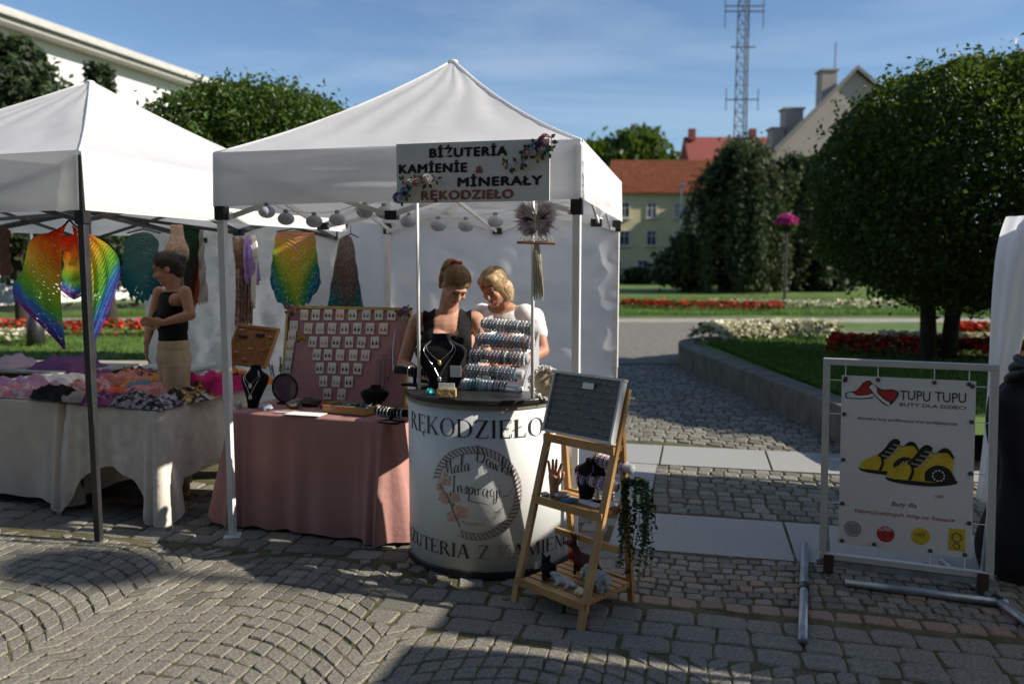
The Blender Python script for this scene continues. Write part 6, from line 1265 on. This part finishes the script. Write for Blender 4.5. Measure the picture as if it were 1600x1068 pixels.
ptext('OK!', .76, .325, .016, .04, PR, .01, .2); 
def badge(x, y, r, m, k=0): flatp([(x + math.cos(a) * r / bw, y + math.sin(a) * r / bh) for a in [i * 6.283 / 28 for i in range(28)]], m, .0004 + k, 'badge')
badge(.11, .095, .042, PG); badge(.11, .095, .033, PWH, .0004); badge(.11, .095, .031, PG, .0008); ptext('SUPER', .36, .103, .02, .06, PWH, .015); badge(.365, .085, .042, PR); badge(.625, .095, .044, PY); ptext('HIT', .625, .09, .02, .045, PGR, .012)
flatp([(.83, .035), (.95, .035), (.95, .16), (.83, .16)], PY, .0004, 'badge'); badge(.89, .11, .024, PGR, .0004); badge(.89, .11, .018, PY, .0008); badge(.89, .062, .017, PGR, .0004); badge(.89, .062, .011, PY, .0008)
# tubular feet
q0, q1 = onp(.0, 0) + V((0, 0, -.06)), onp(PW, 0) + V((0, 0, -.06))
MB().bar(onp(-.03, -.035), onp(PW + .03, -.035), .03, .03).build('lower_rail', GALV, ps)
for s, qq in ((0, onp(.03, 0)), (1, onp(PW - .03, 0))):
    b = V((qq.x, qq.y, .03)); f_ = b + V((-.42 if s == 0 else .0, -.78, 0)) * (1 if s == 0 else .75); r_ = b + V((.03, .42, 0)); MB().tube([f_, lerp(f_, r_, .5), r_], .021, 12).build('foot_tube', GALV, ps, True); MB().tube([lerp(f_, r_, .45), lerp(f_, r_, .5)], .026, 12).build('clamp', STEELB, ps)
    MB().box(b + V((0, 0, .05)), (.05, .05, .1), -.37).build('bracket', M('rusty_bracket', (.07, .045, .03), .8) if s == 0 else bpy.data.materials['rusty_bracket'], ps)
    MB().bar(qq + V((0, 0, -.1)), onp(.0 if s == 0 else PW, .28, -.03), .03, .02).build('stay', GALV, ps)
MB().tube([V((1.72, 3.98, .03)), V((2.4, 3.72, .03))], .021, 12).build('foot_tube', GALV, ps, True)
# black covered rack at the right edge
def rk_fn(s, q):
    a = s * 6.283; c = V((2.80, 4.15, 0)); r = (.24 + .03 * math.sin(q * 9) + .035 * hn(math.cos(a) * 2, math.sin(a) * 2, q * 5, 3) + .016 * math.sin(a * 9 + q * 4)) * (1 - .5 * max(0, q - .85) / .15)
    return c + V((math.cos(a) * r * 1.0, math.sin(a) * r * .9, .02 + q * 1.1))
rkt = thing('black_garment_rack', 'tall bundle of black cloth at the right edge beside the poster', 'clothes', (2.8, 4.15, 0))
mb = MB().grid(rk_fn, 64, 40); mb.add([rk_fn(i / 64, 1) for i in range(64)], [tuple(range(64))]); mb.build('bundle', M('black_cloth', (.012, .012, .013), .8, .3, 12, .5, 60), rkt, True)
for i in range(3): c_ = V((2.70 + .02 * i, 4.0, 1.1 + .03 * i)); MB().tube([c_ + V((math.cos(a) * .17, math.sin(a) * .12, .03 * math.sin(a * 2 + i))) for a in [k * 6.283 / 24 for k in range(24)]], .022, 8, closed=True).build('fold', BLACKP, rkt, True)
# ------------------------------------------------------------ people
def voxel(mb, vox=.0065, it=5, fac=.5):
    """one continuous skin over all the pieces of mb"""
    me0 = mb.mesh('tmp', SKIN); o = bpy.data.objects.new('tmp', me0); COL.objects.link(o); m_ = o.modifiers.new('r', 'REMESH'); m_.mode = 'VOXEL'; m_.voxel_size = vox; m_.use_smooth_shade = True; s_ = o.modifiers.new('s', 'SMOOTH'); s_.iterations = it; s_.factor = fac
    dg = bpy.context.evaluated_depsgraph_get(); me = bpy.data.meshes.new_from_object(o.evaluated_get(dg)); bpy.data.objects.remove(o); return me
def finish(me, name, mats, parent, keep=None, mi=None):
    """keep(v) trims faces; mi(v) picks the material of a face from its centre"""
    n = len(me.vertices); co = np.empty(n * 3); me.vertices.foreach_get('co', co); co = co.reshape(-1, 3)
    out = MB(); out.v = [tuple(c) for c in co]; F = [tuple(p.vertices) for p in me.polygons]
    for f in F:
        c = V(co[list(f)].mean(0))
        if keep and not keep(c): continue
        out.f.append(f); out.m.append(mi(c) if mi else 0)
    used = sorted(set(i for f in out.f for i in f)); mp_ = {o: k for k, o in enumerate(used)}; out.v = [out.v[i] for i in used]; out.f = [tuple(mp_[i] for i in f) for f in out.f]
    bpy.data.meshes.remove(me); return out.build(name, mats, parent, True)
def head_parts(mb, H4):
    e = lambda c, r: mb.ell(H4 @ V(c), r, 14, H4.to_3x3(), 0, 10); k = lambda a, b, ra, rb: mb.caps(H4 @ V(a), H4 @ V(b), ra, rb)
    e((0, .012, .03), (.074, .092, .082)); e((0, -.024, -.04), (.058, .062, .074)); e((0, -.06, -.098), (.026, .022, .02)); e((0, -.03, -.08), (.048, .05, .034))
    k((0, -.083, .006), (0, -.103, -.03), .009, .0135); e((.013, -.092, -.034), (.009, .01, .008)); e((-.013, -.092, -.034), (.009, .01, .008))
    for s in (-1, 1): e((s * .075, .012, -.012), (.010, .02, .031)); e((s * .036, -.062, -.03), (.026, .024, .024)); e((s * .031, -.071, .002), (.0145, .013, .0105))
    e((0, -.074, .026), (.054, .018, .014)); e((0, -.083, -.061), (.023, .0125, .0065)); e((0, -.081, -.073), (.020, .0125, .0072))
def face_mi(H4):
    inv = H4.inverted()
    def mi(c):
        p = inv @ c
        if p.y < -.078 and abs(p.x) < .024 and -.079 < p.z < -.056: return 1
        if p.y < -.066 and abs(abs(p.x) - .031) < .0135 and abs(p.z - .001) < .0055: return 2
        if p.y < -.06 and .012 < abs(p.x) < .05 and .019 < p.z < .026: return 3
        return 0
    return mi
def hair_cap(mb, H4, t=.012, low=-.03):
    e = lambda c, r: mb.ell(H4 @ V(c), r, 16, H4.to_3x3(), 0, 12)
    e((0, .016, .034), (.074 + t, .092 + t, .082 + t))
def Hm(loc, yaw, pitch, roll=0, sc=.96): return Matrix.Translation(loc) @ Euler((0, 0, yaw)).to_matrix().to_4x4() @ Euler((pitch, roll, 0)).to_matrix().to_4x4() @ Matrix.Scale(sc, 4)
def arm(mb, sh, el, wr, r=1.0, hand=None, curl=.5, pal=None):
    mb.caps(sh, el, .046 * r, .037 * r); mb.caps(el, lerp(el, wr, .35), .037 * r, .037 * r); mb.caps(lerp(el, wr, .35), wr, .036 * r, .024 * r)
    if hand is None: return
    hd_, up_ = V(hand).normalized(), V(pal).normalized(); sd = hd_.cross(up_).normalized(); pc = wr + hd_ * .04
    mb.ell(pc, (.036, .045, .016), 10, Matrix((sd, hd_, up_)).transposed())
    for i, (o_, l_) in enumerate(((-.027, .062), (-.009, .072), (.009, .068), (.026, .054))):
        a = wr + hd_ * .078 + sd * o_; b = a + (hd_ * .9 + up_ * curl * .5).normalized() * l_ * .5; c = b + (hd_ * (1 - curl * .6) + up_ * curl * 1.1).normalized() * l_ * .45; mb.caps(a, b, .0088, .0082, 8); mb.caps(b, c, .0082, .007, 8)
    a = wr + hd_ * .028 - sd * .03; b = a - sd * .022 + hd_ * .03 + up_ * .012; mb.caps(a, b, .0115, .0095, 8); mb.caps(b, b + hd_ * .028 + up_ * .012, .0095, .008, 8)
# --- woman with ponytail
def person(label, loc): return thing('person', label, 'person', loc)
def torso(mb, base, hipz, shz, yaw, w=1.0, lean=V((0, 0, 0)), bust_=1.0, grow=0.0):
    """pelvis, waist, ribcage, shoulders; base is the ground point"""
    Rz = Matrix.Rotation(yaw, 3, 'Z'); g = grow
    E = lambda x, y, z, r: mb.ell(base + lean * ((z - hipz) / (shz - hipz)) + Rz @ V((x, y, 0)) + V((0, 0, z)), tuple(q + g for q in r), 18, Rz, 0, 12)
    hh = shz - hipz
    E(0, 0, hipz, (.165 * w, .12 * w, .13)); E(0, 0, hipz + hh * .3, (.138 * w, .105 * w, .14)); E(0, 0, hipz + hh * .55, (.15 * w, .11 * w, .15)); E(0, .005, hipz + hh * .8, (.155 * w, .1 * w, .11))
    for s in (-1, 1): E(s * .07 * w, -.085 * w, hipz + hh * .62, (.066 * w * bust_, .06 * w * bust_, .066 * bust_)); E(s * .145 * w, .0, shz - .035, (.058 * w, .052, .052))
    E(0, .005, shz - .01, (.1 * w, .06, .05))
    return Rz
def legs_(mb, base, hipz, yaw, w=1.0, grow=0, foot=True):
    Rz = Matrix.Rotation(yaw, 3, 'Z')
    for s in (-1, 1):
        h = base + Rz @ V((s * .085 * w, 0, hipz - .04)); k = base + Rz @ V((s * .09, -.02, hipz * .5)); a = base + Rz @ V((s * .09, .02, .08)); mb.caps(h, k, .088 * w + grow, .058 + grow); mb.caps(k, lerp(k, a, .35), .056 + grow, .056 + grow); mb.caps(lerp(k, a, .35), a, .055 + grow, .035 + grow)
        if foot: mb.caps(a + V((0, 0, -.04)), a + Rz @ V((0, -.14, -.055)), .035, .025)
def woman(label, base, yaw, shz, hipz, w, head, hair, skin, arms, topm, neck_r, topkeep, botm, lean=V((0, 0, 0)), hairfn=None, strandfn=None, strandm=None, bust_=1.0, topgrow=.009, sleeves=0, short=True):
    t = person(label, base); H4 = Hm(*head); mb = MB(); Rz = torso(mb, base, hipz, shz, yaw, w, lean, bust_); legs_(mb, base, hipz, yaw, w)
    nk = base + lean + V((0, 0, shz + .0)); hb = H4 @ V((0, .025, -.07)); mb.caps(nk, hb, .055 * neck_r, .05 * neck_r); head_parts(mb, H4)
    for A in arms: arm(mb, *A)
    finish(voxel(mb, .0065), 'body', [skin, LIP, EYE, BROW], t, None, face_mi(H4))
    mb = MB(); torso(mb, base, hipz, shz, yaw, w, lean, bust_, topgrow)
    if sleeves:
        for A in arms: mb.caps(A[0], lerp(A[0], A[1], sleeves), .057 * A[3], .054 * A[3])
    finish(voxel(mb, .008, 4), 'top', topm, t, topkeep)
    mb = MB(); torso(mb, base, hipz, hipz + .3, yaw, w * 1.0, V((0, 0, 0)), .2, .012) if False else None
    Rz2 = Matrix.Rotation(yaw, 3, 'Z'); mb.ell(base + V((0, 0, hipz)), (.165 * w + .014, .12 * w + .014, .15), 18, Rz2); mb.ell(base + V((0, 0, hipz + .09)), (.15 * w + .012, .112 * w + .012, .12), 18, Rz2); legs_(mb, base, hipz, yaw, w, .018, False)
    finish(voxel(mb, .01, 4), 'trousers', botm, t, lambda c: c.z > .12)
    inv = H4.inverted(); mb = MB(); hair_cap(mb, H4); hairfn(mb, H4)
    h_ = finish(voxel(mb, .006, 3), 'hair', hair, t, lambda c: hairkeep(inv @ c))
    sb = MB(); rnd = random.Random(len(label)); c0 = V((0, .016, .034)); rr_ = V((.0875, .1055, .0955))
    for i in range(420):
        st, en = strandfn(rnd); k = 9; pts_ = []; jit = rnd.uniform(-.001, .004)
        for j in range(k + 1):
            p = lerp(st, en, j / k); d = p - c0; m_ = math.sqrt((d.x / rr_.x) ** 2 + (d.y / rr_.y) ** 2 + (d.z / rr_.z) ** 2)
            if m_ < 1 + jit * 12 or j <= k // 2: p = c0 + d * ((1 + jit * 12) / max(.3, m_))
            pts_.append(H4 @ p)
        for j in range(k):
            a, b = pts_[j], pts_[j + 1]; out_ = (a - H4 @ c0).normalized(); sd = (b - a).cross(out_).normalized() * .0016 * (1 - .5 * j / k); sb.add([a - sd, a + sd, b + sd, b - sd], [(0, 1, 2, 3)])
    struct(sb.build('strands', [strandm], h_), 'stuff'); return t, H4
def hairkeep(p):
    if p.y < -.03 and p.z < .055 + .35 * (abs(p.x) - .05) * 0 + (.0 if abs(p.x) < .06 else -.03): return False
    if p.y < .01 and p.z < -.0 and abs(p.x) < .1 and p.y > -.2: return False
    return True
STR1 = M('brown_strands', (.22, .12, .05), .45, .3, 30, island=.2, ivar=.55); STR2 = M('blond_strands', (.46, .31, .16), .45, .3, 30, island=.2, ivar=.45); STR3 = M('dark_strands', (.03, .018, .012), .4, .3, 30, island=.2, ivar=.6)
def hairline(r):                     # a point along the forehead and temples
    a = r.uniform(-2.1, 2.1); return V((math.sin(a) * .085, -math.cos(a) * .095 + .012, .075 - .055 * min(1, abs(a) / 1.5) + r.uniform(0, .03)))
def strandA(r): return hairline(r), V((r.gauss(0, .012), .1, .075 + r.gauss(0, .012)))
def strandB(r):
    s = r.choice((-1, 1)); b = r.uniform(-.07, .11); return V((.018, b, .13)), V((s * (.085 if b < .06 else .05) + r.gauss(0, .006), max(-.01, b * .7 + .03) + r.gauss(0, .012), -.09 + r.gauss(0, .02)))
def strandC(r): return hairline(r), V((r.gauss(0, .012), .11, .03 + r.gauss(0, .014)))
# A: ponytail, black tank top, looking down to her left
bA = V((-.40, 4.98, 0)); hA = at(712, 446, 4.86)
shL, shR = at(657, 512, 4.97), at(741, 508, 4.93)
nA = (hA + V((-.02, .06, -.16)))
inA = None
def hairA(mb, H4):
    k = lambda pts, rs: mb.tube(cr([H4 @ V(p) for p in pts], 12), [rs[min(len(rs) - 1, int(i / 13 * len(rs)))] for i in range(13)], 10)
    mb.ell(H4 @ V((0, .105, .075)), (.032, .032, .032)); k([(0, .1, .075), (-.015, .135, .07), (-.03, .15, .02), (-.03, .14, -.07), (-.025, .12, -.14)], [.026, .032, .034, .03, .024, .016, .008])
shzA = 1.36
def topA(c):
    d = c - V((bA.x, bA.y, 0)); fr = d.y < .02
    neck_l = 1.235 if fr else 1.28
    if c.z > 1.045 and (abs(d.x + .02) > .175): return False
    if c.z > neck_l and abs(d.x) < .078: return False
    if c.z > 1.25 and abs(d.x) > .145: return False
    return c.z > .85
pa1, pH = woman('woman with ponytail in a black tank top looking down behind the counter', bA, .12, shzA, .92, 1.12, (hA, .5, .72, .1), HAIR1, SKIN, [(V((-.60, 4.98, 1.30)), V((-.68, 4.93, 1.04)), V((-.52, 4.74, 1.00)), 1.12, (.8, -.4, -.1), .8, (0, 0, -1)), (V((-.215, 4.95, 1.30)), V((-.15, 4.9, 1.05)), V((-.28, 4.72, 1.03)), 1.12, (-.8, -.35, -.1), .8, (0, 0, -1))], TANKB, 1.12, topA, TANKB, V((.0, -.03, 0)), hairA, strandA, STR1, 1.15)
sc_ = MB(); sc_.tube([pH @ V((math.cos(a) * .034, .1 + .012 * math.sin(a * 3), .08 + math.sin(a) * .034)) for a in [i * 6.283 / 16 for i in range(16)]], .011, 8, closed=True); sc_.build('hair_tie', M('red_ribbon2', (.42, .015, .02), .7), pa1, True)
# B: older blond woman, white T shirt
bB = V((.0, 5.22, 0)); hB = at(772, 448, 5.02)
def hairB(mb, H4):
    e = lambda c, r: mb.ell(H4 @ V(c), r, 14, H4.to_3x3())
    e((0, .06, -.03), (.078, .06, .085)); e((.05, .05, -.05), (.045, .055, .075)); e((-.05, .05, -.05), (.045, .055, .075)); e((0, .085, -.09), (.055, .04, .05)); e((.02, -.035, .075), (.06, .05, .035)); e((-.03, -.035, .07), (.05, .045, .032))
def topB(c): d = c - (bB + V((-.06, -.07, 1.43))); return c.z > .82 and not (d.length < .105)
woman('blond woman in a white T-shirt leaning towards the bracelets', bB, -.35, 1.39, .93, 1.02, (hB, -.62, .52, -.1), HAIR2, SKIN2, [(V((-.13, 5.16, 1.33)), V((-.2, 5.0, 1.1)), V((-.1, 4.84, 1.04)), 1.0, (.5, -.6, 0), .7, (0, 0, -1)), (V((.15, 5.17, 1.33)), V((.2, 5.02, 1.12)), V((.04, 4.84, 1.06)), 1.05, (-.7, -.4, 0), .7, (0, 0, -1))], TEEW, 1.0, topB, M('grey_skirt', (.3, .3, .32), .9), V((-.06, -.06, 0)), hairB, strandB, STR2, 1.0, sleeves=.5)
# C: young woman in profile at the left stall
bC = V((-2.40, 5.62, 0)); hC = at(261, 419, 5.6)
def hairC(mb, H4):
    e = lambda c, r: mb.ell(H4 @ V(c), r, 14, H4.to_3x3()); e((0, .115, .03), (.045, .042, .042)); e((0, .075, .0), (.068, .06, .075)); e((0, .06, -.05), (.055, .045, .05))
def topC(c): d = c - bC; return c.z > 1.13 and not (c.z > 1.38 and abs((Matrix.Rotation(.95, 3, 'Z') @ d).x) > .13) and not (c.z > 1.478)
woman('young woman in black sleeveless top and beige trousers at the left stall', bC, -.95, 1.455, 1.0, .86, (hC, -1.35, .34, 0), HAIR3, SKIN2, [(at(289, 456, 5.5), at(298, 492, 5.46), at(255, 504, 5.38), .95, (-.8, -.15, .1), .6, (0, -1, 0)), (at(249, 456, 5.73), at(238, 500, 5.68), at(229, 536, 5.58), .92, (-.08, 0, -1), .45, (.6, .4, 0))], TANKB, .92, topC, LINEN, V((0, 0, 0)), hairC, strandC, STR3, .85)
# cleanup of names left by helpers
for m_ in list(bpy.data.meshes):
    if m_.users == 0: bpy.data.meshes.remove(m_)
